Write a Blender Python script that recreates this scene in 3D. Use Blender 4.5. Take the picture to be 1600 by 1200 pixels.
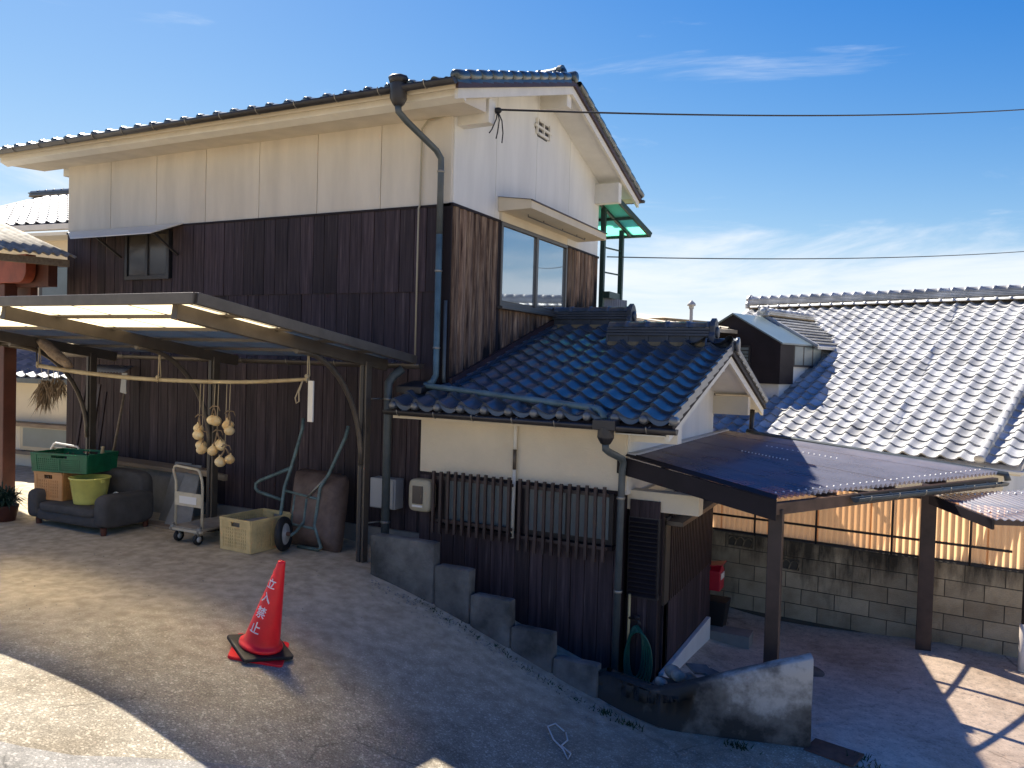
import bpy, bmesh, math, random
import numpy as np
from mathutils import Vector, Matrix, noise
random.seed(7)
for o in list(bpy.data.objects): bpy.data.objects.remove(o)
SC = bpy.context.scene
COL = SC.collection
R = math.radians

# ------------------------------------------------------------------ camera
EYE = 2.15
cam_d = bpy.data.cameras.new('camera'); cam = bpy.data.objects.new('camera', cam_d); COL.objects.link(cam)
cam_d.sensor_fit = 'HORIZONTAL'; cam_d.sensor_width = 36.0; cam_d.lens = 36.0*1244.1/1600
cam_d.clip_start = .05; cam_d.clip_end = 3000
_y, _p, _r = R(26.793), R(1.495), R(1.590)
_f = Vector((-math.sin(_y)*math.cos(_p), math.cos(_y)*math.cos(_p), -math.sin(_p)))
_rt = Vector((math.cos(_y), math.sin(_y), 0)); _up = _rt.cross(_f)
_r2 = _rt*math.cos(_r)+_up*math.sin(_r); _u2 = -_rt*math.sin(_r)+_up*math.cos(_r)
_m = Matrix((( _r2.x,_u2.x,-_f.x),(_r2.y,_u2.y,-_f.y),(_r2.z,_u2.z,-_f.z))).to_4x4()
cam.matrix_world = Matrix.Translation((4.5043,-7.3472,EYE)) @ _m
SC.camera = cam
SC.render.resolution_x = 1024; SC.render.resolution_y = 768

# ------------------------------------------------------------------ light
SUN = Vector((-.69,.39,1.0)).normalized()
el = math.asin(SUN.z); az = math.atan2(SUN.x, SUN.y)
w = bpy.data.worlds.new('World'); SC.world = w; w.use_nodes = True
nt = w.node_tree; nt.nodes.clear()
def N(t, kind, **kw):
    n = t.nodes.new(kind)
    for k, v in kw.items(): setattr(n, k, v)
    return n
sky = N(nt,'ShaderNodeTexSky', sky_type='NISHITA'); sky.sun_disc = False
sky.sun_elevation = el; sky.sun_rotation = az; sky.altitude = 50; sky.air_density = 1.0; sky.dust_density = .25; sky.ozone_density = 3.0
tc = N(nt,'ShaderNodeTexCoord'); mp = N(nt,'ShaderNodeMapping'); mp.inputs['Scale'].default_value = (1.3,1.3,6.5)
mp.inputs['Location'].default_value = (.2,.4,.3)
nz = N(nt,'ShaderNodeTexNoise'); nz.inputs['Scale'].default_value = 2.3; nz.inputs['Detail'].default_value = 7; nz.inputs['Roughness'].default_value = .62; nz.inputs['Distortion'].default_value = .5
nt.links.new(tc.outputs['Generated'], mp.inputs[0]); nt.links.new(mp.outputs[0], nz.inputs['Vector'])
sx = N(nt,'ShaderNodeSeparateXYZ'); nt.links.new(tc.outputs['Generated'], sx.inputs[0])
band = N(nt,'ShaderNodeMapRange'); band.inputs[1].default_value=.02; band.inputs[2].default_value=.24; band.inputs[3].default_value=.36; band.inputs[4].default_value=-.125
nt.links.new(sx.outputs[2], band.inputs[0])
add = N(nt,'ShaderNodeMath', operation='ADD'); nt.links.new(nz.outputs[0], add.inputs[0]); nt.links.new(band.outputs[0], add.inputs[1])
cr = N(nt,'ShaderNodeMapRange', interpolation_type='SMOOTHSTEP'); cr.inputs[1].default_value=.46; cr.inputs[2].default_value=.76; cr.inputs[3].default_value=0; cr.inputs[4].default_value=.85
nt.links.new(add.outputs[0], cr.inputs[0])
def vm(op, a, b=None):
    n = N(nt,'ShaderNodeVectorMath', operation=op)
    for i, x in enumerate((a, b)):
        if x is None: continue
        if isinstance(x,(int,float)): n.inputs[i].default_value = (x,x,x)
        else: nt.links.new(x, n.inputs[i])
    return n.outputs[0]
gm = N(nt,'ShaderNodeGamma'); gm.inputs[1].default_value = 1.75; nt.links.new(vm('MULTIPLY', sky.outputs[0], 1/5.2), gm.inputs[0])
_soft = vm('DIVIDE', vm('MULTIPLY', gm.outputs[0], 5.7), vm('ADD', vm('MULTIPLY', gm.outputs[0], 1.45), 1.0))
hs = N(nt,'ShaderNodeHueSaturation'); hs.inputs['Saturation'].default_value = 1.3; hs.inputs['Hue'].default_value = .516; hs.inputs['Value'].default_value = .93; nt.links.new(_soft, hs.inputs['Color'])
mx = N(nt,'ShaderNodeMix', data_type='RGBA'); nt.links.new(cr.outputs[0], mx.inputs[0]); nt.links.new(hs.outputs[0], mx.inputs[6]); mx.inputs[7].default_value = (2.75,2.9,3.1,1)
bg = N(nt,'ShaderNodeBackground'); bg.inputs[1].default_value = .12; nt.links.new(mx.outputs[2], bg.inputs[0])
ow = N(nt,'ShaderNodeOutputWorld'); nt.links.new(bg.outputs[0], ow.inputs[0])
sd = bpy.data.lights.new('sun','SUN'); sd.energy = 4.2; sd.angle = R(.53); sd.color = (1,.93,.82)
so = bpy.data.objects.new('sun', sd); COL.objects.link(so); so.rotation_euler = (-SUN).to_track_quat('-Z','Y').to_euler(); so.location = (0,0,20)
SC.view_settings.view_transform = 'Standard'; SC.view_settings.look = 'None'; SC.view_settings.gamma = 1
SC.view_settings.use_curve_mapping = False; SC.view_settings.exposure = 1.55

# ------------------------------------------------------------------ materials
MATS = {}
def mat(name, col, rough=.6, metal=0, var=.0, vs=3.0, bump=0, bs=30.0, spec=.5, stretch=None, col2=None, ramp=(.35,.65), rnd=0, trans=0, tcol=None, emis=None, coat=0, alpha_tr=0, bdist=.01):
    m = bpy.data.materials.new(name); m.use_nodes = True; t = m.node_tree; b = t.nodes['Principled BSDF']
    wear = name=='dark_wood'
    b.inputs['Base Color'].default_value = (*col,1); b.inputs['Roughness'].default_value = rough; b.inputs['Metallic'].default_value = metal
    b.inputs['Specular IOR Level'].default_value = spec; b.inputs['Coat Weight'].default_value = coat; b.inputs['Coat Roughness'].default_value=.12
    L = t.links
    g = N(t,'ShaderNodeNewGeometry'); vec = g.outputs['Position']
    if stretch:
        mm = N(t,'ShaderNodeMapping'); mm.inputs['Scale'].default_value = stretch; L.new(vec, mm.inputs[0]); vec = mm.outputs[0]
    colout = None
    if col2 is not None or var:
        n = N(t,'ShaderNodeTexNoise'); n.inputs['Scale'].default_value = vs; n.inputs['Detail'].default_value = 6; n.inputs['Roughness'].default_value = .6
        L.new(vec, n.inputs['Vector'])
        r = N(t,'ShaderNodeValToRGB'); r.color_ramp.elements[0].position = ramp[0]; r.color_ramp.elements[1].position = ramp[1]
        c2 = col2 if col2 is not None else tuple(min(1,c*(1+var)) for c in col)
        c1 = col if col2 is not None else tuple(c*(1-var) for c in col)
        r.color_ramp.elements[0].color = (*c1,1); r.color_ramp.elements[1].color = (*c2,1)
        L.new(n.outputs[0], r.inputs[0]); colout = r.outputs[0]
        if wear:
            k=r.color_ramp.elements.new(.86); k.color=(.20,.16,.145,1)
            r.color_ramp.elements[1].position=.62
    if rnd:
        oi = N(t,'ShaderNodeObjectInfo'); mr = N(t,'ShaderNodeMapRange'); mr.inputs[3].default_value = 1-rnd; mr.inputs[4].default_value = 1+rnd
        L.new(oi.outputs['Random'], mr.inputs[0])
        hv = N(t,'ShaderNodeHueSaturation'); L.new(mr.outputs[0], hv.inputs['Value'])
        if colout: L.new(colout, hv.inputs['Color'])
        else: hv.inputs['Color'].default_value = (*col,1)
        colout = hv.outputs[0]
    if colout: L.new(colout, b.inputs['Base Color'])
    if bump:
        n2 = N(t,'ShaderNodeTexNoise'); n2.inputs['Scale'].default_value = bs; n2.inputs['Detail'].default_value = 5; L.new(vec, n2.inputs['Vector'])
        bp = N(t,'ShaderNodeBump'); bp.inputs['Strength'].default_value = bump; bp.inputs['Distance'].default_value = bdist; L.new(n2.outputs[0], bp.inputs['Height']); L.new(bp.outputs[0], b.inputs['Normal'])
    if trans or alpha_tr:
        out = t.nodes['Material Output']; sh = b.outputs[0]
        if trans:
            tr = N(t,'ShaderNodeBsdfTranslucent'); tr.inputs[0].default_value = (*(tcol or col),1)
            ms = N(t,'ShaderNodeMixShader'); ms.inputs[0].default_value = trans; L.new(sh, ms.inputs[1]); L.new(tr.outputs[0], ms.inputs[2]); sh = ms.outputs[0]
        if alpha_tr:
            tp = N(t,'ShaderNodeBsdfTransparent'); tp.inputs[0].default_value = (*(tcol or col),1)
            ms = N(t,'ShaderNodeMixShader'); ms.inputs[0].default_value = alpha_tr; L.new(sh, ms.inputs[1]); L.new(tp.outputs[0], ms.inputs[2]); sh = ms.outputs[0]
        L.new(sh, out.inputs[0])
    MATS[name] = m; return m
mat('dark_wood',(.019,.012,.016),.72,stretch=(14,14,.7),vs=2.2,col2=(.062,.042,.047),ramp=(.3,.75),rnd=.36,bump=.35,bs=6,spec=.35)
mat('dark_wood_plain',(.016,.010,.012),.7,rnd=.2,spec=.3)
mat('brown_paint',(.045,.027,.024),.5,var=.3,vs=6,rnd=.15)
mat('plaster',(.70,.63,.52),.85,var=.08,vs=1.2,stretch=(2.6,2.6,.5),bump=.25,bs=90,bdist=.004)
mat('plaster_cream',(.72,.62,.46),.85,var=.07,vs=1.6,bump=.5,bs=70,bdist=.006)
mat('plaster_white',(.76,.74,.69),.85,var=.06,vs=1.2,stretch=(2.6,2.6,.5),bump=.2,bs=80,bdist=.004)
mat('white_paint',(.76,.72,.63),.6,var=.06,vs=4)
mat('tile_blue',(.078,.090,.108),.28,spec=.75,rnd=.12,var=.12,vs=7,coat=.0,bump=.12,bs=25)
mat('tile_green',(.045,.062,.062),.3,spec=.7,rnd=.25,var=.3,vs=7,coat=.3)
mat('tile_silver',(.46,.455,.44),.42,metal=.2,spec=.7,rnd=.20,var=.28,vs=2.2,bump=.15,bs=20)
mat('tile_pale',(.17,.19,.24),.5,spec=.4,rnd=.15,var=.12,vs=4)
mat('tile_ridge',(.055,.066,.085),.5,spec=.45,var=.2,vs=6)
mat('tile_knob',(.11,.115,.12),.3,spec=.8,coat=.4,rnd=.2)
mat('mortar_tan',(.30,.22,.12),.9,var=.2,vs=9)
mat('pipe_grey',(.075,.09,.094),.45,var=.15,vs=8)
mat('pipe_blue',(.10,.165,.185),.42,var=.25,vs=5)
mat('gutter_dark',(.040,.036,.036),.42,var=.25,vs=7)
mat('copper_dark',(.055,.026,.024),.5,var=.3,vs=5)
mat('steel',(.30,.28,.24),.4,metal=.6)
mat('metal_bronze',(.115,.095,.076),.4,metal=.35,var=.15,vs=6)
mat('metal_dark',(.026,.024,.026),.42,var=.2,vs=5)
mat('fascia',(.020,.016,.019),.6,spec=.2,var=.2,vs=3)
mat('polycarb',(.86,.80,.66),.35,trans=.95,tcol=(.86,.70,.42),rnd=.03)
mat('smoke_sheet',(.20,.215,.28),.28,spec=.9,var=.15,vs=2.2,coat=.5,alpha_tr=.50,tcol=(.92,.80,.70))
mat('fence_sheet',(.66,.42,.24),.5,trans=.72,tcol=(.95,.60,.32),col2=(.74,.58,.42),vs=1.7,rnd=.05)
mat('fence_clear',(.62,.58,.45),.5,trans=.72,tcol=(.80,.72,.50))
mat('green_sheet',(.25,.6,.5),.4,trans=.85,tcol=(.45,.95,.78))
mat('black_iron',(.018,.016,.018),.5,var=.2,vs=8)
mat('concrete',(.20,.19,.17),.9,col2=(.33,.315,.285),vs=1.7,ramp=(.3,.7),bump=.5,bs=60)
mat('concrete_dark',(.050,.050,.046),.92,col2=(.19,.182,.165),vs=2.6,ramp=(.36,.66),bump=.7,bs=45,rnd=.12)
mat('block',(.34,.265,.165),.92,col2=(.55,.455,.305),vs=3.2,ramp=(.3,.7),bump=.6,bs=70,rnd=.16)
mat('joint',(.10,.088,.068),.95)
mat('glass',(.50,.56,.60),.03,spec=1.0,metal=.75)
mat('dark_glass',(.05,.045,.045),.25,spec=.6,var=.2,vs=2)
mat('frosted',(.14,.18,.19),.3,spec=.5,var=.1,vs=2)
mat('sash',(.13,.12,.11),.4,metal=.5)
mat('sash_green',(.035,.07,.058),.45,metal=.2)
mat('pvc_white',(.72,.71,.68),.4)
mat('grey_box',(.42,.42,.42),.5)
mat('meter_beige',(.42,.37,.26),.5)
mat('cone_red',(.95,.014,.022),.38,var=.10,vs=5,spec=.45)
mat('letter_white',(.82,.74,.74),.5)
mat('rubber',(.012,.012,.013),.6,var=.4,vs=9,bump=.2,bs=50)
mat('sofa',(.088,.084,.082),.95,var=.18,vs=5,bump=.5,bs=160,spec=.15)
mat('wood_leg',(.10,.028,.016),.5)
mat('plastic_orange',(.62,.30,.11),.5,var=.12,vs=6)
mat('plastic_green',(.006,.12,.055),.45,var=.2,vs=7)
mat('plastic_yellow',(.66,.62,.16),.45,var=.12,vs=5)
mat('plastic_cream',(.72,.53,.24),.5,var=.16,vs=7)
mat('cream_steel',(.52,.46,.34),.45,var=.15,vs=7)
mat('deck',(.30,.265,.21),.7,var=.25,vs=6)
mat('barrow_tray',(.085,.052,.040),.6,col2=(.17,.115,.09),vs=5,bump=.3,bs=30)
mat('barrow_tube',(.11,.165,.155),.4,var=.35,vs=12)
mat('wheel_white',(.50,.48,.44),.5,var=.15,vs=20)
mat('bamboo',(.34,.25,.13),.5,col2=(.52,.42,.24),vs=4)
mat('bark',(.16,.11,.07),.9,col2=(.30,.22,.15),vs=18,bump=.9,bs=40)
mat('straw',(.23,.16,.095),.9,var=.3,vs=20,rnd=.1)
mat('onion',(.72,.46,.18),.38,col2=(.82,.70,.42),vs=9,rnd=.14)
mat('twine',(.42,.34,.22),.9)
mat('leaf_dark',(.012,.045,.030),.7,rnd=.2)
mat('moss',(.020,.045,.014),.95,var=.5,vs=10)
mat('hose',(.010,.10,.065),.4)
mat('grey_board',(.24,.235,.22),.85,var=.2,vs=4)
mat('wood_plank',(.20,.145,.095),.8,stretch=(.8,12,12),vs=2,col2=(.30,.23,.16))
mat('red_steel',(.24,.050,.028),.55,var=.2,vs=5)
mat('pillar_brown',(.085,.026,.018),.6,var=.25,vs=4)
mat('slate',(.22,.20,.165),.9,col2=(.40,.37,.31),vs=5)
mat('mail_red',(.45,.012,.03),.4)
mat('stone',(.34,.31,.26),.9,var=.3,vs=9,rnd=.2)
mat('beam_wood',(.11,.068,.045),.8,var=.3,vs=6)
mat('rust_plate',(.12,.06,.04),.8,var=.3,vs=12)
mat('cable',(.012,.012,.014),.6)
mat('string_white',(.62,.62,.58),.8)
mat('sky_roof',(.42,.36,.27),.6,var=.15,vs=4)

# frosted sheet: part scattered evenly, part forward
def frosted_sheet():
    m=MATS['polycarb']; t=m.node_tree; out=t.nodes['Material Output']; src=out.inputs[0].links[0].from_socket
    rf=N(t,'ShaderNodeBsdfRefraction'); rf.inputs['Color'].default_value=(.95,.84,.62,1); rf.inputs['Roughness'].default_value=.8; rf.inputs['IOR'].default_value=1.16
    ms=N(t,'ShaderNodeMixShader'); ms.inputs[0].default_value=.5; t.links.new(src,ms.inputs[1]); t.links.new(rf.outputs[0],ms.inputs[2]); t.links.new(ms.outputs[0],out.inputs[0])
frosted_sheet()
# weathered gable boards: bleached grain with black mould that creeps up from the roof junction
def gable_wood():
    m = bpy.data.materials.new('gable_wood'); m.use_nodes = True; t = m.node_tree; L = t.links; b = t.nodes['Principled BSDF']; b.inputs['Roughness'].default_value=.8; b.inputs['Specular IOR Level'].default_value=.25
    g = N(t,'ShaderNodeNewGeometry'); mm = N(t,'ShaderNodeMapping'); mm.inputs['Scale'].default_value=(13,13,.75); L.new(g.outputs['Position'],mm.inputs[0])
    n = N(t,'ShaderNodeTexNoise'); n.inputs['Scale'].default_value=2.4; n.inputs['Detail'].default_value=8; n.inputs['Roughness'].default_value=.68; L.new(mm.outputs[0],n.inputs['Vector'])
    r = N(t,'ShaderNodeValToRGB'); e = r.color_ramp.elements; e[0].position=.34; e[0].color=(.030,.016,.013,1); e[1].position=.68; e[1].color=(.52,.37,.245,1); k=e.new(.50); k.color=(.23,.145,.098,1)
    L.new(n.outputs[0], r.inputs[0])
    n2 = N(t,'ShaderNodeTexNoise'); n2.inputs['Scale'].default_value=1.2; n2.inputs['Detail'].default_value=6; mm2=N(t,'ShaderNodeMapping'); mm2.inputs['Scale'].default_value=(5,5,1.2); L.new(g.outputs['Position'],mm2.inputs[0]); L.new(mm2.outputs[0],n2.inputs['Vector'])
    s = N(t,'ShaderNodeSeparateXYZ'); L.new(g.outputs['Position'], s.inputs[0])
    ma = N(t,'ShaderNodeMath',operation='MULTIPLY_ADD'); ma.inputs[1].default_value=-.28; L.new(s.outputs[1],ma.inputs[0]); L.new(s.outputs[2],ma.inputs[2])   # height above roof line
    mb = N(t,'ShaderNodeMath',operation='MULTIPLY_ADD'); mb.inputs[1].default_value=1.5; L.new(n2.outputs[0],mb.inputs[0]); 
    mc = N(t,'ShaderNodeMath',operation='SUBTRACT'); L.new(ma.outputs[0],mc.inputs[0]); mc.inputs[1].default_value=1.93
    mb.inputs[2].default_value=-.62
    md = N(t,'ShaderNodeMath',operation='SUBTRACT'); L.new(mb.outputs[0],md.inputs[0]); L.new(mc.outputs[0],md.inputs[1])
    mr = N(t,'ShaderNodeMapRange'); mr.inputs[1].default_value=-.15; mr.inputs[2].default_value=.12; L.new(md.outputs[0],mr.inputs[0])
    mx = N(t,'ShaderNodeMix',data_type='RGBA'); mx.inputs[7].default_value=(.008,.008,.011,1); L.new(mr.outputs[0],mx.inputs[0])
    oi = N(t,'ShaderNodeObjectInfo'); mv=N(t,'ShaderNodeMapRange'); mv.inputs[3].default_value=.6; mv.inputs[4].default_value=1.3; L.new(oi.outputs['Random'],mv.inputs[0])
    hv = N(t,'ShaderNodeHueSaturation'); L.new(mv.outputs[0],hv.inputs['Value']); L.new(r.outputs[0],hv.inputs['Color']); L.new(hv.outputs[0],mx.inputs[6])
    L.new(mx.outputs[2], b.inputs['Base Color'])
    bp = N(t,'ShaderNodeBump'); bp.inputs['Strength'].default_value=.5; bp.inputs['Distance'].default_value=.01; L.new(n.outputs[0],bp.inputs['Height']); L.new(bp.outputs[0],b.inputs['Normal'])
    MATS['gable_wood']=m
gable_wood()
# ground materials: aggregate speckle + stains
def ground_mat(name, ca, cb, speck, stain, spk_scale=130, stain_scale=.8, bump=.5, crack=False, tint=None):
    m = bpy.data.materials.new(name); m.use_nodes = True; t = m.node_tree; L = t.links; b = t.nodes['Principled BSDF']; b.inputs['Roughness'].default_value=.92; b.inputs['Specular IOR Level'].default_value=.25
    g = N(t,'ShaderNodeNewGeometry'); P = g.outputs['Position']
    n1 = N(t,'ShaderNodeTexNoise'); n1.inputs['Scale'].default_value=spk_scale; n1.inputs['Detail'].default_value=3; L.new(P,n1.inputs['Vector'])
    v = N(t,'ShaderNodeTexVoronoi'); v.inputs['Scale'].default_value=spk_scale*.75; L.new(P,v.inputs['Vector'])
    r1 = N(t,'ShaderNodeValToRGB'); r1.color_ramp.elements[0].position=.32; r1.color_ramp.elements[1].position=.70; r1.color_ramp.elements[0].color=(*ca,1); r1.color_ramp.elements[1].color=(*cb,1); L.new(n1.outputs[0],r1.inputs[0])
    # pale aggregate grains
    sepc = N(t,'ShaderNodeSeparateColor'); L.new(v.outputs['Color'],sepc.inputs[0])
    gt = N(t,'ShaderNodeMapRange'); gt.inputs[1].default_value=.80; gt.inputs[2].default_value=.97; gt.inputs[4].default_value=.75; L.new(sepc.outputs[0],gt.inputs[0])
    m1 = N(t,'ShaderNodeMix',data_type='RGBA'); m1.inputs[7].default_value=(*speck,1); L.new(gt.outputs[0],m1.inputs[0]); L.new(r1.outputs[0],m1.inputs[6])
    n2 = N(t,'ShaderNodeTexNoise'); n2.inputs['Scale'].default_value=stain_scale; n2.inputs['Detail'].default_value=7; n2.inputs['Roughness'].default_value=.62; L.new(P,n2.inputs['Vector'])
    r2 = N(t,'ShaderNodeMapRange',interpolation_type='SMOOTHSTEP'); r2.inputs[1].default_value=.42; r2.inputs[2].default_value=.68; r2.inputs[4].default_value=.8; L.new(n2.outputs[0],r2.inputs[0])
    m2 = N(t,'ShaderNodeMix',data_type='RGBA',blend_type='MULTIPLY'); m2.inputs[7].default_value=(*stain,1); L.new(r2.outputs[0],m2.inputs[0]); L.new(m1.outputs[2],m2.inputs[6])
    out = m2.outputs[2]
    n3 = N(t,'ShaderNodeTexNoise'); n3.inputs['Scale'].default_value=9; n3.inputs['Detail'].default_value=6; L.new(P,n3.inputs['Vector'])
    r3 = N(t,'ShaderNodeMapRange'); r3.inputs[1].default_value=.3; r3.inputs[2].default_value=.7; r3.inputs[3].default_value=.80; r3.inputs[4].default_value=1.16; L.new(n3.outputs[0],r3.inputs[0])
    h3 = N(t,'ShaderNodeHueSaturation'); L.new(r3.outputs[0],h3.inputs['Value']); L.new(out,h3.inputs['Color']); out = h3.outputs[0]
    if crack:
        nd = N(t,'ShaderNodeTexNoise'); nd.inputs['Scale'].default_value=3; nd.inputs['Detail'].default_value=4; L.new(P,nd.inputs['Vector'])
        ad = N(t,'ShaderNodeMix',data_type='RGBA'); ad.inputs[0].default_value=.16; L.new(P,ad.inputs[6]); L.new(nd.outputs['Color'],ad.inputs[7])
        vc = N(t,'ShaderNodeTexVoronoi',feature='DISTANCE_TO_EDGE'); vc.inputs['Scale'].default_value=.62; L.new(ad.outputs[2],vc.inputs['Vector'])
        rc = N(t,'ShaderNodeMapRange'); rc.inputs[1].default_value=.0; rc.inputs[2].default_value=.007; rc.inputs[3].default_value=.55; rc.inputs[4].default_value=0; L.new(vc.outputs[0],rc.inputs[0])
        # cracks only in some places
        mk = N(t,'ShaderNodeMath',operation='MULTIPLY'); r2b=N(t,'ShaderNodeMapRange'); r2b.inputs[1].default_value=.47; r2b.inputs[2].default_value=.56; L.new(n2.outputs[0],r2b.inputs[0]); L.new(rc.outputs[0],mk.inputs[0]); L.new(r2b.outputs[0],mk.inputs[1])
        m4 = N(t,'ShaderNodeMix',data_type='RGBA'); m4.inputs[7].default_value=(.02,.018,.015,1); L.new(mk.outputs[0],m4.inputs[0]); L.new(out,m4.inputs[6]); out = m4.outputs[2]
    L.new(out,b.inputs['Base Color'])
    bp = N(t,'ShaderNodeBump'); bp.inputs['Strength'].default_value=bump; bp.inputs['Distance'].default_value=.008; L.new(n1.outputs[0],bp.inputs['Height']); L.new(bp.outputs[0],b.inputs['Normal'])
    MATS[name]=m
    if name=='asphalt':  # sandy tone around the carport also paints in its warm pool of light
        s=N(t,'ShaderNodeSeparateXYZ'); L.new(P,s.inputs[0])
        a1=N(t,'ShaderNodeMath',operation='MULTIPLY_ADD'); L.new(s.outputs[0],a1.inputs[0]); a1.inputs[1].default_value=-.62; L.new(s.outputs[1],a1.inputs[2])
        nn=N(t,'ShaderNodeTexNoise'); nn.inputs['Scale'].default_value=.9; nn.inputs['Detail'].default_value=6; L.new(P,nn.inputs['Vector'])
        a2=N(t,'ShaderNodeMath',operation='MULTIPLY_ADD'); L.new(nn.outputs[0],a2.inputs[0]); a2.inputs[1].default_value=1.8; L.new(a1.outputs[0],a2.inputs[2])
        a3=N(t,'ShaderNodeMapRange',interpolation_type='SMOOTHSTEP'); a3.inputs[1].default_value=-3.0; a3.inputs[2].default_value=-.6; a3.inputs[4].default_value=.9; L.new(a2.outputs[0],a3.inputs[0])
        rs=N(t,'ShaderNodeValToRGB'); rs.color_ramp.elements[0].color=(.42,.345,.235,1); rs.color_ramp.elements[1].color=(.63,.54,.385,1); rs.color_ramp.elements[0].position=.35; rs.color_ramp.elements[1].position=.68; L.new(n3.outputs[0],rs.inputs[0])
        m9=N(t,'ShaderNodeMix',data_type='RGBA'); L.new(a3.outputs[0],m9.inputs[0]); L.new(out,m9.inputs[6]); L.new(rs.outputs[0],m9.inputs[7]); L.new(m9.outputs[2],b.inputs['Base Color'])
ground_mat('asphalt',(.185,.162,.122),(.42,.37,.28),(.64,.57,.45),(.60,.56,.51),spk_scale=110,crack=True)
ground_mat('pad_concrete',(.25,.22,.165),(.36,.32,.235),(.45,.40,.30),(.55,.50,.45),spk_scale=90,stain_scale=1.1,bump=.3)
ground_mat('yard_concrete',(.52,.455,.375),(.66,.585,.485),(.36,.34,.30),(.62,.58,.54),spk_scale=70,stain_scale=.9,bump=.2,crack=True)
ground_mat('road_concrete',(.19,.18,.16),(.32,.30,.265),(.48,.44,.39),(.6,.6,.58),spk_scale=120,stain_scale=1.4,bump=.4,crack=True)
# retaining wall: cement render with blackened foot and corner

# ------------------------------------------------------------------ mesh helpers
V = Vector
class MB:
    def __init__(s): s.v=[]; s.f=[]; s.s=[]
    def add(s, vs, fs, sm=False):
        o=len(s.v); s.v+= [tuple(p) for p in vs]; s.f+=[tuple(i+o for i in f) for f in fs]; s.s+=[sm]*len(fs); return s
    def box(s, a, b):
        x0,y0,z0=(min(a[i],b[i]) for i in range(3)); x1,y1,z1=(max(a[i],b[i]) for i in range(3))
        return s.add([(x0,y0,z0),(x1,y0,z0),(x1,y1,z0),(x0,y1,z0),(x0,y0,z1),(x1,y0,z1),(x1,y1,z1),(x0,y1,z1)],
            [(0,3,2,1),(4,5,6,7),(0,1,5,4),(1,2,6,5),(2,3,7,6),(3,0,4,7)])
    def hexa(s, p):   # 8 points: bottom loop 0-3, top loop 4-7
        return s.add(p,[(0,3,2,1),(4,5,6,7),(0,1,5,4),(1,2,6,5),(2,3,7,6),(3,0,4,7)])
    def bar(s, a, b, wd, ht, up=(0,0,1)):
        a=V(a); b=V(b); d=(b-a).normalized(); u=V(up); r=d.cross(u)
        if r.length<1e-4: r=d.cross(V((0,1,0)))
        r.normalize(); u=r.cross(d)
        p=[]
        for c in (a,b): p+= [c-r*wd/2-u*ht/2, c+r*wd/2-u*ht/2, c+r*wd/2+u*ht/2, c-r*wd/2+u*ht/2]
        return s.add(p,[(0,1,2,3),(7,6,5,4),(0,4,5,1),(1,5,6,2),(2,6,7,3),(3,7,4,0)])
    def tube(s, pts, r, n=10, cap=True):
        pts=[V(p) for p in pts]; rs=r if isinstance(r,(list,tuple)) else [r]*len(pts)
        vs=[]; pu=None
        for i,p in enumerate(pts):
            if i==0: d=pts[1]-p
            elif i==len(pts)-1: d=p-pts[i-1]
            else: d=(pts[i+1]-p).normalized()+(p-pts[i-1]).normalized()
            d.normalize()
            if pu is None:
                pu=V((0,0,1)) if abs(d.z)<.9 else V((1,0,0))
            u=(pu-d*pu.dot(d)).normalized(); pu=u; q=d.cross(u)
            for k in range(n):
                a=2*math.pi*k/n; vs.append(p+(u*math.cos(a)+q*math.sin(a))*rs[i])
        fs=[]
        for i in range(len(pts)-1):
            for k in range(n): fs.append((i*n+k,i*n+(k+1)%n,(i+1)*n+(k+1)%n,(i+1)*n+k))
        o=len(s.v); s.add(vs,fs,True)
        if cap: s.add([],[]); s.f+=[tuple(o+k for k in reversed(range(n))),tuple(o+(len(pts)-1)*n+k for k in range(n))]; s.s+=[False,False]
        return s
    def lathe(s, prof, c=(0,0,0), ax=(0,0,1), n=20, sx=1, sy=1):
        c=V(c); ax=V(ax).normalized(); u=ax.orthogonal().normalized(); q=ax.cross(u); vs=[]
        if abs(ax.z)>.99: u=V((1,0,0)); q=V((0,1,0))*(1 if ax.z>0 else -1)
        for r,h in prof:
            for k in range(n):
                a=2*math.pi*k/n; vs.append(c+ax*h+(u*math.cos(a)*sx+q*math.sin(a)*sy)*r)
        fs=[(i*n+k,i*n+(k+1)%n,(i+1)*n+(k+1)%n,(i+1)*n+k) for i in range(len(prof)-1) for k in range(n)]
        return s.add(vs,fs,True)
    def prism(s, poly, vec):
        n=len(poly); vec=V(vec); a=[V(p) for p in poly]; b=[p+vec for p in a]
        return s.add(a+b,[tuple(reversed(range(n))),tuple(range(n,2*n))]+[(i,(i+1)%n,n+(i+1)%n,n+i) for i in range(n)])
    def ball(s, c, r, sx=1,sy=1,sz=1, n=14, m=8):
        prof=[(max(1e-4,r*math.sin(math.pi*i/m)),0) for i in range(m+1)]
        vs=[]; c=V(c)
        for i in range(m+1):
            th=math.pi*i/m
            for k in range(n):
                a=2*math.pi*k/n; vs.append(c+V((math.sin(th)*math.cos(a)*r*sx,math.sin(th)*math.sin(a)*r*sy,-math.cos(th)*r*sz)))
        return s.add(vs,[(i*n+k,i*n+(k+1)%n,(i+1)*n+(k+1)%n,(i+1)*n+k) for i in range(m) for k in range(n)],True)
    def grid(s, P, sm=True):   # P[i][j] points
        a=len(P); b=len(P[0]); return s.add([p for row in P for p in row],[(i*b+j,i*b+j+1,(i+1)*b+j+1,(i+1)*b+j) for i in range(a-1) for j in range(b-1)],sm)
    def mesh(s, name, m):
        me=bpy.data.meshes.new(name); me.from_pydata(s.v,[],s.f); me.polygons.foreach_set('use_smooth',s.s)
        if m: me.materials.append(MATS[m])
        me.update(); return me
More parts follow.
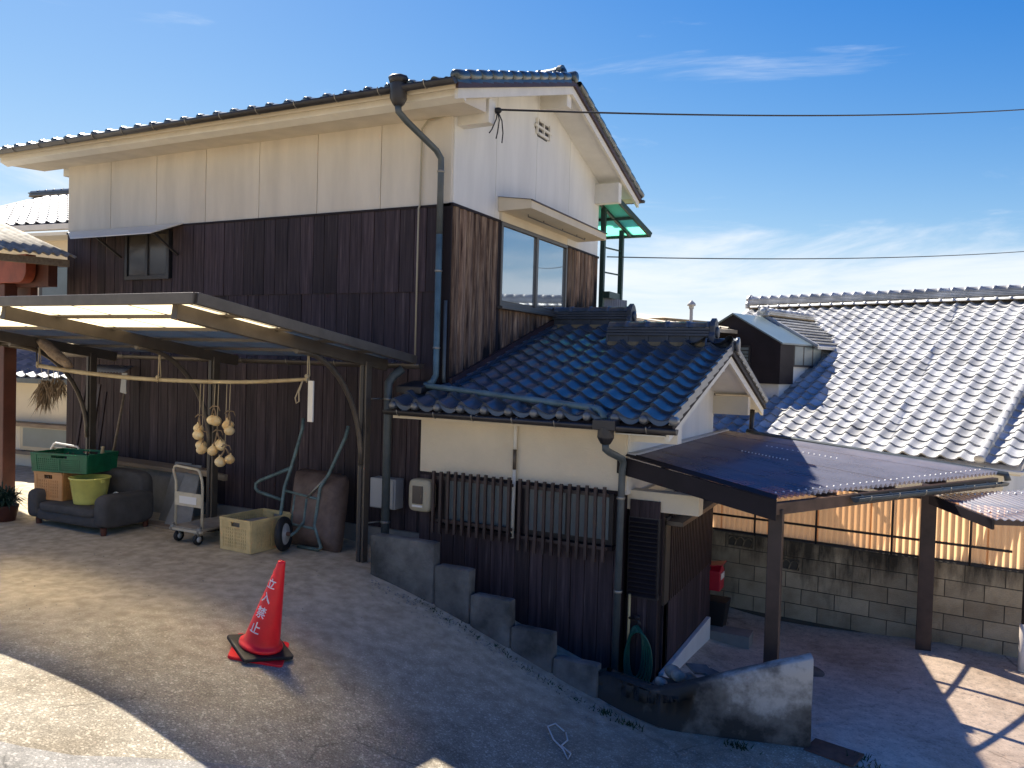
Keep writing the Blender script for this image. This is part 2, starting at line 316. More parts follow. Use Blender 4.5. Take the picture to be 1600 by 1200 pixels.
    def build(s, name, m, parent=None, bevel=0, solid=0):
        o=bpy.data.objects.new(name,s.mesh(name,m)); COL.objects.link(o)
        if parent: o.parent=parent
        if solid: md=o.modifiers.new('solid','SOLIDIFY'); md.thickness=solid; md.offset=0
        if bevel: md=o.modifiers.new('bevel','BEVEL'); md.width=bevel; md.segments=2; md.limit_method='ANGLE'
        return o
def tag(o, label, cat, group=None, kind=None):
    if label: o['label']=label
    if cat: o['category']=cat
    if group: o['group']=group
    if kind: o['kind']=kind
    return o
def thing(name, label, cat, loc=(0,0,0), rz=0, group=None):
    o=bpy.data.objects.new(name,None); o.empty_display_size=.1; COL.objects.link(o); o.location=loc; o.rotation_euler=(0,0,rz)
    return tag(o,label,cat,group)
def inst(name, me, parent, mtx):
    o=bpy.data.objects.new(name,me); COL.objects.link(o); o.parent=parent; o.matrix_basis=mtx; return o
def struct(o): o['kind']='structure'; return o
def lerp(a,b,t): return V(a)*(1-t)+V(b)*t

# ------------------------------------------------------------------ ground
GP=np.array([(-7,-.5,.12),(-7,-3,.13),(-4,-1,.10),(-2.5,-.9,.08),(-2.5,-2.5,.06),(-1.2,-.8,.06),(-.6,-.75,.04),(-.4,-.95,.03),
(.52,-.95,-.2),(1.2,-.95,-.42),(1.75,-.95,-.6),(2.2,-.95,-.77),(2.75,-1.15,-.76),(3.87,-.72,-.80),
(2.6,0,-.86),(2.6,1.8,-.98),(2.3,3.2,-.95),(4.75,2.95,-.9),(5.6,2.5,-.92),(3.4,.5,-.9),(5,0,-.9),(6.5,-1,-1.0),(7.5,2,-1.05),
(-1.3,-4,.10),(0,-2.8,-.08),(.3,-4.2,.04),(1.4,-4.3,-.16),(1.2,-2.5,-.38),(1.65,-2.8,-.48),(2.25,-2.4,-.60),(2.8,-3.8,-.50),(4.2,-2.5,-.78),(4.2,-4,-.55),
(4.5,-7.3,.25),(1,-8,.35),(-5,-6,.25),(7,-5,-.7),(9,-9,-.2),(-9,2,.12),(-3,3,.1),(0,3,0.),(-9,-9,.3)])
def _u(r2): return np.where(r2>1e-9, r2*np.log(np.maximum(r2,1e-9)), 0)
_n=len(GP); _K=_u(((GP[:,None,:2]-GP[None,:,:2])**2).sum(2))+np.eye(_n)*.6
_P=np.c_[np.ones(_n),GP[:,:2]]; _A=np.zeros((_n+3,_n+3)); _A[:_n,:_n]=_K; _A[:_n,_n:]=_P; _A[_n:,:_n]=_P.T
_W=np.linalg.solve(_A,np.r_[GP[:,2],0,0,0])
def gz_arr(x,y):
    x=np.clip(np.asarray(x,float),-10,10); y=np.clip(np.asarray(y,float),-10,5)
    d=_u((x[...,None]-GP[:,0])**2+(y[...,None]-GP[:,1])**2)
    return d@_W[:_n]+_W[_n]+_W[_n+1]*x+_W[_n+2]*y
def gz(x,y): return float(gz_arr(np.array(x),np.array(y)))
def gnorm(x,y,e=.15):
    return V((-(gz(x+e,y)-gz(x-e,y))/(2*e),-(gz(x,y+e)-gz(x,y-e))/(2*e),1)).normalized()
xs=np.r_[-600,-200,-80,-40,-20,-14,np.arange(-10,10.01,.1),14,20,40,80,200,600]; ys=np.r_[-600,-200,-80,-40,-20,-14,np.arange(-10,5.01,.1),8,14,20,40,80,200,600]
XX,YY=np.meshgrid(xs,ys,indexing='ij'); ZZ=gz_arr(XX,YY)
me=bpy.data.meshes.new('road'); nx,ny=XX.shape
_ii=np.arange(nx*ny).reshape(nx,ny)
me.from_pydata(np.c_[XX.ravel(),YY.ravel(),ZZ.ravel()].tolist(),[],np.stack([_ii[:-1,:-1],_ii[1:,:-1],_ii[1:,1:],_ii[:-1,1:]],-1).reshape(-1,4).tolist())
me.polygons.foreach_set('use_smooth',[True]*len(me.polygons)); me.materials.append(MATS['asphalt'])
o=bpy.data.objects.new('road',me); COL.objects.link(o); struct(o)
def sheet(name, edgeA, edgeB, m, dz, ns=60, nt_=40):   # ruled between two polylines, laid on the terrain
    def at(poly,t):
        L=[0]
        for a,b in zip(poly,poly[1:]): L.append(L[-1]+math.dist(a,b))
        q=t*L[-1]
        for k in range(len(poly)-1):
            if q<=L[k+1] or k==len(poly)-2:
                f=(q-L[k])/(L[k+1]-L[k]); return tuple(poly[k][i]*(1-f)+poly[k+1][i]*f for i in (0,1))
    b=MB(); P=[]
    for i in range(ns+1):
        a=at(edgeA,i/ns); c=at(edgeB,i/ns); row=[]
        for j in range(nt_+1):
            f=j/nt_; x=a[0]*(1-f)+c[0]*f; y=a[1]*(1-f)+c[1]*f; row.append((x,y,gz(x,y)+dz))
        P.append(row)
    b.grid(P); return struct(b.build(name,m))
sheet('yard',[(2.16,-.9),(2.75,-1.08),(3.86,-.70),(5.4,-1.25),(9.5,-2.2)],[(2.16,3.25),(2.75,3.2),(3.86,3.1),(5.4,2.9),(9.5,2.5)],'yard_concrete',.006)
sheet('street',[(-4,-9.6),(2.2,-6.9),(3.4,-4.2),(6,-3.2),(9.8,-3)],[(-4,-6.4),(.6,-4.75),(2.3,-2.75),(3.9,-1.25),(9.8,-2.3)],'road_concrete',.004)

# ------------------------------------------------------------------ roof tiles
TW,TL=.265,.241
PROF=[(-.06,.028),(0,.044),(.07,.050),(.15,.046),(.25,.031),(.38,.013),(.52,.003),(.66,0),(.80,.007),(.92,.022),(.99,.036)]
def tile_mesh(name, m, w=TW, l=TL, th=.020, left_flange=False, right_flange=0, knob=0, h=1.0):
    b=MB(); n=len(PROF); Lf=l*1.13
    fr=[(p*w,0,z*h+th+.004) for p,z in PROF]; mid=[(p*w,l*.5,z*h+th*.5+.004) for p,z in PROF]; bk=[(p*w,Lf,z*h+.0) for p,z in PROF]; lo=[(p*w,.004,z*h-.002) for p,z in PROF]
    b.add(fr+mid+bk,[(i,i+1,n+i+1,n+i) for i in range(n-1)]+[(n+i,n+i+1,2*n+i+1,2*n+i) for i in range(n-1)],True)
    b.add(lo+fr,[(i,i+1,n+i+1,n+i) for i in range(n-1)],False)
    b.add([fr[0],bk[0],(bk[0][0],Lf,-.005),(fr[0][0],.004,lo[0][2])],[(0,3,2,1)],False)
    if right_flange:
        x=w*.985; d=right_flange; z0=fr[-1][2]+.004
        b.add([(x,0,z0),(x+.02,0,z0-.004),(x+.022,0,z0-d),(x,0,z0-d),(x,Lf,z0-th),(x+.02,Lf,z0-.004-th),(x+.022,Lf,z0-d-th),(x,Lf,z0-d-th)],
              [(0,3,2,1),(4,5,6,7),(0,1,5,4),(1,2,6,5),(2,3,7,6),(3,0,4,7)])
    if knob:
        dz=.048   # hanging pan lip
        b.add([(p*w,-.006,z*h+th+.002) for p,z in PROF]+[(p*w,-.010,z*h+th-dz*(.5+.5*math.sin(math.pi*min(1,max(0,p))))) for p,z in PROF],[(n+i,n+i+1,i+1,i) for i in range(n-1)],False)
        b.lathe([(.001,-.034),(knob*.6,-.033),(knob*.93,-.024),(knob,-.010),(knob,.05)],(w*.06,0,.022*h+.012),(0,1,0),14)
    return b.mesh(name,m)
def slope_mtx(x,y,z,th,a=0): return Matrix.Translation((x,y,z))@Matrix.Rotation(a,4,'Z')@Matrix.Rotation(th,4,'X')
def ridge_stack(parent, a, b, m, w=.20, layers=2, cap_r=.075, seg=.26, base=.10, nub=True, cap_m=None, endcap=True, capname='ridge_tile'):
    """stacked ridge between a and b (bottom centre line)"""
    a=V(a); b=V(b); d=(b-a); L=d.length; d.normalize(); r=d.cross(V((0,0,1))).normalized()
    z=0
    MB().bar(a+V((0,0,base*.20)),b+V((0,0,base*.20)),w*.92,base*.4).build('ridge_bedding','mortar_tan',parent)
    MB().bar(a+V((0,0,base*.65)),b+V((0,0,base*.65)),w*.80,base*.70).build('ridge_course',m,parent)
    if nub:
        nb=MB()
        k=int(L/.235)
        for i in range(k+1):
            for s_ in (-1,1):
                c=a+d*(i*L/max(1,k)); c=c+r*s_*w*.42+V((0,0,base*.68)); nb.bar(c-V((0,0,base*.34)),c+V((0,0,base*.34)),.035,.018,up=tuple(r))
        nb.build('ridge_nubs',m,parent)
    z=base
    for i in range(layers):
        ww=w*(1.12-.10*i)
        MB().bar(a+V((0,0,z+.016)),b+V((0,0,z+.016)),ww,.026).build('ridge_course',m,parent); z+=.034
    n=max(1,int(round(L/seg))); me=None
    for i in range(n):
        c0=a+d*(i*L/n); 
        if me is None:
            bb=MB(); pr=[]; ln=L/n
            P=[]
            for (yy,rr) in ((0,cap_r*1.0),(ln*.80,cap_r*1.0),(ln*.80,cap_r*1.14),(ln*1.0,cap_r*1.14),(ln*1.001,cap_r*.9)):
                P.append([(yy,rr*math.cos(math.pi*k/10),rr*math.sin(math.pi*k/10)*.9) for k in range(11)])
            bb.grid(P); me=bb.mesh(capname,cap_m or m)
        ang=math.atan2(d.y,d.x); sl=math.asin(d.z)
        inst(capname,me,parent,Matrix.Translation(c0+V((0,0,z+.004)))@Matrix.Rotation(ang,4,'Z')@Matrix.Rotation(-sl,4,'Y'))
    if endcap:
        for e,sg in ((b,1),):
            ang=math.atan2(d.y,d.x)
            q=MB(); H=z+cap_r*1.15
            prof=[(-w*.62,0),(w*.62,0),(w*.66,H*.40),(w*.50,H*.55),(w*.55,H*.78),(w*.30,H*1.0),(0,H*1.10),(-w*.30,H*1.0),(-w*.55,H*.78),(-w*.50,H*.55),(-w*.66,H*.40)]
            q.prism([e+r*p+V((0,0,h)) for p,h in prof],d*.06)
            oo=q.build('ridge_end_tile',m,parent,bevel=.008)
            MB().lathe([(.001,.0),(w*.28,.0),(w*.32,-.012),(w*.30,-.03)],e+d*.085+V((0,0,H*.55)),tuple(d),12).build('ridge_end_boss',m,parent)
    return z

# ------------------------------------------------------------------ the two-storey house
house=thing('two_storey_house','two-storey house with white plaster above dark vertical boards and blue tiled annex','house',(0,0,0))
HL,HD=-6.37,4.35
wall=MB().box((HL,0.02,-.3),(-.02,HD,4.72)).build('wall','dark_wood_plain',house)
MB().prism([(-.02,.02,4.72),(-.02,HD,4.72),(-.02,2.175,5.52)],(HL+.02,0,0)).build('gable_wall','plaster',wall)
# plaster panels on the long side (joints between)
for i in range(7):
    x1=-.91*i; x0=-.91*(i+1)
    MB().box((x0+.004,-.028,3.83),(x1-.004 if i else .012,.03,4.90)).build('plaster_panel','plaster',wall,bevel=.004)
# gable plaster panels
edges=[0,.95,2.05,3.15,HD]
def roof_z(y,z0=4.95,sl=.325): return z0+sl*(min(y,HD-y))
for k in range(4):
    y0,y1=edges[k]+.004,edges[k+1]-.004
    zb=3.83
    ymid=2.175
    top=[(0,y1,roof_z(y1)+.03)]+([(0,ymid,roof_z(ymid)+.03)] if y0<ymid<y1 else [])+[(0,y0,roof_z(y0)+.03)]
    MB().prism([(0,y0,zb),(0,y1,zb)]+top,(.028,0,0)).build('plaster_panel','plaster_white',wall,bevel=.003)
# dark boards on the long wall, two lapped rows
rg=random.Random(3)
for row,(z0,z1,yy) in enumerate(((2.90,3.83,-.036),(.24,2.93,-.020))):
    x=HL
    while x<-.03:
        wd=rg.uniform(.15,.20); x1=min(x+wd,-.0)
        if -x1<.06: x1=0
        segs=[(z0,z1)]
        if x1>-5.10 and x<-4.24: segs=[(z0,3.14),(3.76,z1)] if row==0 else segs
        for (a,c) in segs:
            dy=rg.uniform(-.004,.003)
            MB().box((x+.004,yy+dy,a),(x1-.003,.03,c)).build('plank','dark_wood',wall,bevel=.003)
        x=x1
MB().box((-.062,-.05,1.0),(.045,-.036,3.84)).build('corner_board','dark_wood_plain',wall)
MB().box((HL,-.05,3.81),(.03,-.024,3.835)).build('drip_edge','dark_wood_plain',wall)
MB().box((HL,-.06,-.3),(-.1,.02,.26)).build('foundation','concrete',house)
# weathered boards on the gable
y=.0
while y<HD-.05:
    y1=min(y+.151,HD)
    spans=[(1.75+max(0,.285*(y-.0)),3.83)]
    if y1>1.07 and y<3.06: spans=[(1.75+.285*y,2.86)]
    for a,c in spans:
        if c-a<.05: continue
        n=6; P=[]
        for zz in (a,c): P.append([(.034+.016*math.sin(math.pi*k/n)**.6 if 0<k<n else .022,y+.006+(y1-y-.012)*k/n,zz) for k in range(n+1)])
        b=MB().grid(P); 
        b.build('plank','gable_wood',wall)
    y=y1
MB().box((.0,-.045,3.815),(.055,1.06,3.845)).build('drip_edge','dark_wood_plain',wall)
MB().box((.0,3.06,3.815),(.055,HD,3.845)).build('drip_edge','dark_wood_plain',wall)
MB().box((-.005,1.0,1.9),(.052,1.065,3.84)).build('corner_board','dark_wood_plain',wall)
# gable window
win=MB().box((-.02,1.065,2.84),(.04,3.06,3.83)).build('window','sash',house)
MB().box((.041,1.11,2.90),(.046,2.06,3.78)).build('pane','glass',win)
MB().box((.030,2.10,2.90),(.0435,3.02,3.78)).build('pane','glass',win)
fr=MB()
for a,b_ in (((1.06,2.83),(3.065,2.875)),((1.06,3.79),(3.065,3.835)),((1.06,2.875),(1.105,3.79)),((3.02,2.875),(3.065,3.79)),((2.045,2.875),(2.105,3.79))): fr.box((.038,a[0],a[1]),(.072,b_[0],b_[1]))
fr.build('frame','sash',win,bevel=.004)
MB().box((.03,1.03,2.795),(.12,3.10,2.828)).build('sill','sash',win,bevel=.004)
# canopy over the window: white box with thin metal lid and hanging rail
can=MB().prism([(0.03,1.02,3.945),(.47,1.02,3.955),(.47,1.02,4.055),(0.03,1.02,4.115)],(0,2.5,0)).build('window_canopy','plaster_cream',house,bevel=.004)
MB().prism([(0.03,1.0,4.116),(.485,1.0,4.057),(.485,1.0,4.042),(.472,1.0,4.042),(.472,1.0,4.056),(.03,1.0,4.117)],(0,2.54,0)).build('canopy_lid','copper_dark',can)
cb=MB().tube([(.27,1.35,3.925),(.27,3.2,3.925)],.008,6)
for yy in (1.35,1.8,2.4,2.9,3.2): cb.tube([(.27,yy,3.925),(.27,yy,3.955)],.006,5)
cb.build('canopy_rail','sash',can)
MB().box((.028,1.06,3.84),(.06,3.06,3.95)).build('canopy_backing','plaster_cream',can)
# gable vent
vb=MB()
for kk in (-1,0,1):
    vb.box((.029,2.19-.25+.10*abs(kk),5.22+.085*kk-.016),(.060,2.19+.25-.10*abs(kk),5.22+.085*kk+.016))
for yy in (2.00,2.19,2.38): vb.box((.029,yy-.014,5.22-.10),(.062,yy+.014,5.22+.10))
vb.build('gable_vent','white_paint',house)
MB().prism([(.030,1.94,5.22),(.030,2.05,5.10),(.030,2.33,5.10),(.030,2.44,5.22),(.030,2.33,5.33),(.030,2.05,5.33)],(.004,0,0)).build('vent_recess','metal_dark',house)
# main roof -----------------------------------------------------------
XL,XR=-7.12,.50; SL=.325; TH=math.atan(SL); EY=-.70; RY=2.175; EZ=4.845
deck=MB()
for sgn in (1,-1):
    yb=EY if sgn>0 else 2*RY-EY
    p=[(XL,yb,EZ),(XR-.05,yb,EZ),(XR-.05,RY,EZ+SL*(RY-EY)),(XL,RY,EZ+SL*(RY-EY))]
    q=[(a,b,c-.055) for a,b,c in p]
    deck.hexa(q+p if sgn>0 else [q[1],q[0],q[3],q[2],p[1],p[0],p[3],p[2]])
mroof=deck.build('main_roof','plaster_cream',house)
# soffit boxes (plastered eaves)
MB().prism([(XL+.15,-.52,4.73),(XL+.15,-.52,4.815),(XL+.15,0.0,4.985),(XL+.15,0.0,4.765)],(XR-.05-XL-.2,0,0)).build('eave_soffit','plaster',mroof)
MB().prism([(XL+.1,-.60,4.76),(XL+.1,-.60,4.83),(XL+.1,-.50,4.86),(XL+.1,-.50,4.72)],(XR-.05-XL-.1,0,0)).build('eave_board','white_paint',mroof)
# verge: brown metal strip, white barge board, plaster underside
for sgn in (1,-1):
    f=lambda yy: yy if sgn>0 else 2*RY-yy
    def vpoly(x,y0,y1,o0,o1): return [(x,f(y0),EZ+SL*(y0-EY)+o0),(x,f(y1),EZ+SL*(y1-EY)+o0),(x,f(y1),EZ+SL*(y1-EY)+o1),(x,f(y0),EZ+SL*(y0-EY)+o1)]
    MB().prism(vpoly(XR-.045,EY-.01,RY,-.055,.012),(.03,0,0)).build('verge_strip','copper_dark',mroof)
    MB().prism(vpoly(XR-.085,EY+.04,RY,-.155,-.056),(.04,0,0)).build('barge_board','white_paint',mroof)
    MB().prism(vpoly(.029,EY+.24,RY,-.113,-.057),(XR-.085-.03,0,0)).build('verge_soffit','plaster_white',mroof)
for (yy,zt,hh) in ((.12,4.87,.19),(HD-.12,4.87,.24)):
    MB().box((.0,yy-.07,zt-hh),(XR-.09,yy+.07,zt+.06)).build('eave_beam','white_paint',mroof,bevel=.006)
MB().box((.0,RY-.07,5.46),(XR-.09,RY+.07,5.66)).build('ridge_beam','white_paint',mroof,bevel=.006)
for yy in (.12,HD-.12): MB().box((HL-.25,yy-.06,4.68),(HL,yy+.06,4.86)).build('eave_beam','white_paint',mroof)
# tiles: eave row and verge column as pieces, the rest of the slopes as one mass
t_eave=tile_mesh('eave_tile','tile_green',right_flange=0,knob=.044); t_field=tile_mesh('tile','tile_green'); t_verge=tile_mesh('verge_tile','tile_green',right_flange=.072)
nrow=int((RY-EY)/(TL*math.cos(TH)))
def vroll(): return bpy.data.meshes.get('verge_roll_main') or MB().lathe([(.001,0),(.046,0),(.056,.014),(.056,.10),(.046,.25)],(0,0,.02),(0,1,0),12).mesh('verge_roll_main','tile_green')
ncol=int((XR-XL-.06)/TW)
stuff=MB(); me0=t_field
vv=[v.co.copy() for v in me0.vertices]; ff=[tuple(p.vertices) for p in me0.polygons]; ss=[p.use_smooth for p in me0.polygons]
def add_copy(b,mtx):
    o_=len(b.v); b.v+=[tuple(mtx@v) for v in vv]; b.f+=[tuple(i+o_ for i in f) for f in ff]; b.s+=ss
for sgn in (1,-1):
    for j in range(nrow):
        yy=EY-.03+TL*math.cos(TH)*j; zz=EZ+.012+SL*(yy-EY)
        for i in range(ncol):
            x=XR-.03-TW*(i+1)
            if sgn>0: m_=slope_mtx(x,yy,zz,TH)
            else: m_=slope_mtx(x+TW,2*RY-yy,zz,TH,math.pi)
            if i==0 and sgn>0: inst('verge_roll',vroll(),mroof,slope_mtx(XR-.045,yy,zz+.035,TH))
            if i==0 and sgn>0: inst('verge_tile',t_verge,mroof,m_)
            elif i==0: add_copy(stuff,m_)
            elif j==0 and sgn>0: inst('eave_tile',t_eave,mroof,m_)
            elif sgn>0 or i<3: add_copy(stuff,m_)
        if sgn<0:
            # outer roll tiles of the rear slope seen along the verge
            inst('verge_roll',vroll(),mroof,slope_mtx(XR-.03,2*RY-yy,zz+.035,TH,math.pi))
so_=stuff.build('roof_tiles','tile_green',mroof); so_['kind']='stuff'
ridge_stack(mroof,(XL+.1,RY,EZ+SL*(RY-EY)+.03),(XR-.24,RY,EZ+SL*(RY-EY)+.03),'tile_green',w=.2,layers=1,base=.07,nub=False)
MB().lathe([(.001,.27),(.06,.27),(.075,.25),(.07,0)],(XR-.26,RY,EZ+SL*(RY-EY)+.06),(1,0,0),12).build('ridge_roll',  'tile_green',mroof)
# gutter of the main eave
def gutter(parent,a,b,r=.055,name='gutter',m='gutter_dark',hooks=.6,hm='steel'):
    a=V(a); b=V(b); d=(b-a).normalized(); s_=d.cross(V((0,0,1))).normalized(); P=[]
    for p in (a,b): P.append([p+s_*r*math.cos(math.pi+math.pi*k/8)+V((0,0,r*math.sin(math.pi+math.pi*k/8))) for k in range(9)])
    g=MB().grid(P)
    for p,q in ((a,1),(b,-1)): g.add([p+s_*r*math.cos(math.pi+math.pi*k/8)+V((0,0,r*math.sin(math.pi+math.pi*k/8))) for k in range(9)],[tuple(range(9))])
    go=g.build(name,m,parent,solid=.004)
    L=(b-a).length; k=max(1,int(L/hooks))
    hme=MB().tube([tuple(-s_*0+s_*r*1.08*math.cos(t_)+V((0,0,r*1.08*math.sin(t_)))) for t_ in [0,math.pi*1.17,math.pi*1.33,math.pi*1.5,math.pi*1.67,math.pi*1.83,math.pi*2]][1:]+[tuple(-s_*r*1.1+V((0,0,.01)))],.006,5)
    hb=MB().tube([tuple(s_*r*1.06*math.cos(math.pi*t_)+V((0,0,r*1.06*math.sin(math.pi*t_)))) for t_ in (1.0,1.2,1.4,1.5,1.6,1.8,2.0)]+[tuple(s_*r*1.06+V((0,0,.012)))],.006,5)
    hb.tube([tuple(-s_*r+V((0,0,.0))),tuple(-s_*(r+.09)+V((0,0,.02)))],.006,5)
    hm_=hb.mesh('gutter_hook',hm)
    for i in range(k+1): inst('gutter_hook',hm_,go,Matrix.Translation(a+d*((i+.4)*L/(k+1))))
    return go
gutter(house,(XL-.05,-.765,4.862),(XR-.02,-.765,4.862),.050,hooks=.55)
gutter(house,(-.2,2*RY+.755-.02,4.83),(XR+.02,2*RY+.755-.02,4.83),.045,hooks=.7)
# hopper and downpipe at the corner
hp=MB().lathe([(.001,.12),(.095,.12),(.105,.10),(.09,.05),(.075,.045)],(-.17,-.77,4.84),(0,0,1),8); hp.lathe([(.085,.05),(.085,-.10),(.06,-.15),(.04,-.17)],(-.17,-.77,4.84),(0,0,1),8)
hp.build('rain_hopper','metal_dark',house)
MB().tube([(-.17,-.77,4.68),(-.17,-.76,4.62),(-.14,-.66,4.55),(-.075,-.20,4.37),(-.06,-.125,4.30),(-.06,-.12,4.18),(-.06,-.12,3.5)],.034,12).build('downpipe','pipe_grey',house)
MB().tube([(-.06,-.12,3.5),(-.06,-.12,2.0),(-.075,-.16,1.93),(-.10,-.20,1.90)],.034,12).build('downpipe','pipe_blue',house)
for zz in (4.15,3.1,2.28): MB().lathe([(.038,0),(.041,.004),(.041,.02),(.038,.024)],(-.06,-.12,zz),(0,0,1),12).build('pipe_collar','steel',house)
MB().tube([(.012,-.075,2.8),(.012,-.075,2.0),(.02,-.08,1.92)],.02,8).build('conduit','pipe_grey',house)
MB().tube([(.30,.02,4.78),(-.02,-.06,4.775),(-.28,-.06,4.74),(-.355,-.055,4.66),(-.36,-.055,3.84),(-.362,-.075,3.80),(-.362,-.075,2.1)],.011,6).build('conduit','meter_beige',house)
# small window with metal awning on the long side
w2=MB().box((-5.09,-.05,3.14),(-4.25,.02,3.76)).build('window','metal_dark',house)
MB().box((-5.03,-.056,3.20),(-4.69,-.051,3.72)).build('pane','dark_glass',w2); MB().box((-4.645,-.056,3.20),(-4.31,-.051,3.72)).build('pane','dark_glass',w2)
ff2=MB()
for a,b_ in (((-5.10,3.13),(-4.24,3.18)),((-5.10,3.73),(-4.24,3.77)),((-5.10,3.18),(-5.05,3.73)),((-4.29,3.18),(-4.24,3.73)),((-4.69,3.18),(-4.645,3.73))): ff2.box((a[0],-.075,a[1]),(b_[0],-.049,b_[1]))
ff2.build('frame','metal_dark',w2)
aw=MB(); P=[]
for i in range(2):
    P.append([V((-6.34 if i==0 else -4.02,-.05,3.845)),V((-5.62 if i==0 else -4.06,-.50,3.655))])
aw.hexa([P[0][1]-V((0,0,.012)),P[1][1]-V((0,0,.012)),P[1][0]-V((0,0,.012)),P[0][0]-V((0,0,.012)),P[0][1],P[1][1],P[1][0],P[0][0]])
awo=aw.build('awning','white_paint',house)
MB().bar((-4.10,-.05,3.44),(-4.10,-.44,3.67),.025,.025).build('awning_strut','metal_dark',awo); MB().bar((-5.2,-.05,3.44),(-5.2,-.44,3.67),.025,.025).build('awning_strut','metal_dark',awo)
# ---- annex -------------------------------------------------------------
AY=-.27; AX0,AX1=-.12,2.13
aw_=MB().box((AX0,AY+.02,-.9),(AX1-.01,3.25,1.55)).build('annex_wall','dark_wood_plain',house)
MB().box((AX0-.005,AY-.012,.985),(AX1+.012,AY+.03,1.60)).build('plaster_panel','plaster_cream',aw_,bevel=.004)
arr_=lambda y_: 1.66+math.tan(R(16.58))*(2.45-(y_-1.83))-.10
MB().prism([(AX1-.01,AY+.03,.95),(AX1-.01,3.25,.95),(AX1-.01,3.25,arr_(3.25)),(AX1-.01,1.83,arr_(1.83)),(AX1-.01,AY+.03,1.69)],(.03,0,0)).build('plaster_panel','plaster_white',aw_)
x=AX0
while x<AX1-.02:
    x1=min(x+rg.uniform(.13,.17),AX1)
    top=.46 if x1>.05 else .975
    MB().box((x+.003,AY-.012+rg.uniform(-.003,.003),-.86),(x1-.002,AY+.03,top)).build('plank','dark_wood',aw_,bevel=.003); x=x1
MB().box((AX0,AY-.02,.955),(AX1,AY+.02,.984)).build('drip_edge','dark_wood_plain',aw_)
# annex windows behind the lattice
for (x0,x1) in ((.20,.99),(1.12,2.04)):
    wn=MB().box((x0,AY-.03,.47),(x1,AY+.02,.955)).build('window','metal_dark',house); xm=(x0+x1)/2
    MB().box((x0+.04,AY-.036,.52),(xm-.02,AY-.031,.92)).build('pane','frosted',wn); MB().box((xm+.02,AY-.036,.52),(x1-.04,AY-.031,.92)).build('pane','frosted',wn)
    MB().box((x0-.02,AY-.09,.43),(x1+.02,AY-.01,.468)).build('sill','dark_wood_plain',wn)
for (x0,n_,zb) in ((.13,11,.44),(1.12,11,.38)):
    x1=x0+.087*(n_-1)
    la=MB().box((x0-.03,AY-.125,.935),(x1+.03,AY-.103,.965)).build('window_lattice','brown_paint',house)
    MB().box((x0-.03,AY-.125,zb+.06),(x1+.03,AY-.103,zb+.09)).build('rail','brown_paint',la)
    sm_=MB().box((-.014,-.014,zb-.05),(.014,.014,1.025)).mesh('slat','brown_paint')
    for i in range(n_): inst('slat',sm_,la,Matrix.Translation((x0+.087*i,AY-.14,rg.uniform(-.006,.006))))
MB().tube([(1.005,AY-.04,1.60),(1.005,AY-.04,1.30)],.019,8).build('conduit','white_paint',house)
MB().tube([(1.005,AY-.045,1.30),(1.005,AY-.045,1.10)],.019,8).build('conduit','metal_bronze',house)
MB().tube([(1.005,AY-.04,1.10),(1.005,AY-.05,.42)],.019,8).build('conduit','white_paint',house)
# annex roof
ATH=R(16.58); asl=math.tan(ATH); EX0=-.25; AE=-.62; AZ=1.71-.05
def arz(yy): return AZ+asl*(yy-AE)
ard=MB()
YA,YB=1.83,2.66
ard.hexa([(EX0+.02,AE+.02,arz(AE)-.07),(1.2,AE+.02,arz(AE)-.07),(1.2,YB,arz(YB)-.07),(EX0+.02+.25,YB,arz(YB)-.07),(EX0+.02,AE+.02,arz(AE)-.012),(1.2,AE+.02,arz(AE)-.012),(1.2,YB,arz(YB)-.012),(EX0+.27,YB,arz(YB)-.012)])
ard.hexa([(1.2,AE+.02,arz(AE)-.07),(2.66,AE+.02,arz(AE)-.07),(2.66,YA,arz(YA)-.07),(1.2,YA,arz(YA)-.07),(1.2,AE+.02,arz(AE)-.012),(2.66,AE+.02,arz(AE)-.012),(2.66,YA,arz(YA)-.012),(1.2,YA,arz(YA)-.012)])
RB=4.24
def arr(yy): return arz(YA)-asl*(yy-YA)
ard.hexa([(1.2,YA,arr(YA)-.07),(2.66,YA,arr(YA)-.07),(2.66,RB,arr(RB)-.07),(1.2,RB,arr(RB)-.07),(1.2,YA,arr(YA)-.012),(2.66,YA,arr(YA)-.012),(2.66,RB,arr(RB)-.012),(1.2,RB,arr(RB)-.012)])
ard.hexa([(0.03,YB,arz(YB)-.07),(1.2,YB,arz(YB)-.07),(1.2,3.4,arz(YB)-.29),(0.03,3.4,arz(YB)-.29),(0.03,YB,arz(YB)-.012),(1.2,YB,arz(YB)-.012),(1.2,3.4,arz(YB)-.24),(0.03,3.4,arz(YB)-.24)])
ard.prism([(1.2,YA,arz(YA)-.1),(1.2,YB,arz(YB)-.02),(1.2,3.4,arz(YB)-.26),(1.2,3.4,1.3)],(-.03,0,0))
aroof=ard.build('annex_roof','dark_wood_plain',house)
ta=tile_mesh('tile','tile_blue',th=.027,h=1.5); tv=tile_mesh('verge_tile','tile_blue',right_flange=.085,th=.027,h=1.5)
kn=MB().lathe([(.001,-.036),(.028,-.035),(.038,-.028),(.042,-.014),(.042,.05)],(0,0,0),(0,1,0),14).mesh('eave_knob','tile_knob')
lip=MB().add([(p*TW,-.006,z+.022) for p,z in PROF]+[(p*TW,-.012,z+.022-.034*math.sin(math.pi*min(1,max(0,p)))-.010) for p,z in PROF],[(len(PROF)+i,len(PROF)+i+1,i+1,i) for i in range(len(PROF)-1)],False).mesh('eave_lip','tile_blue')
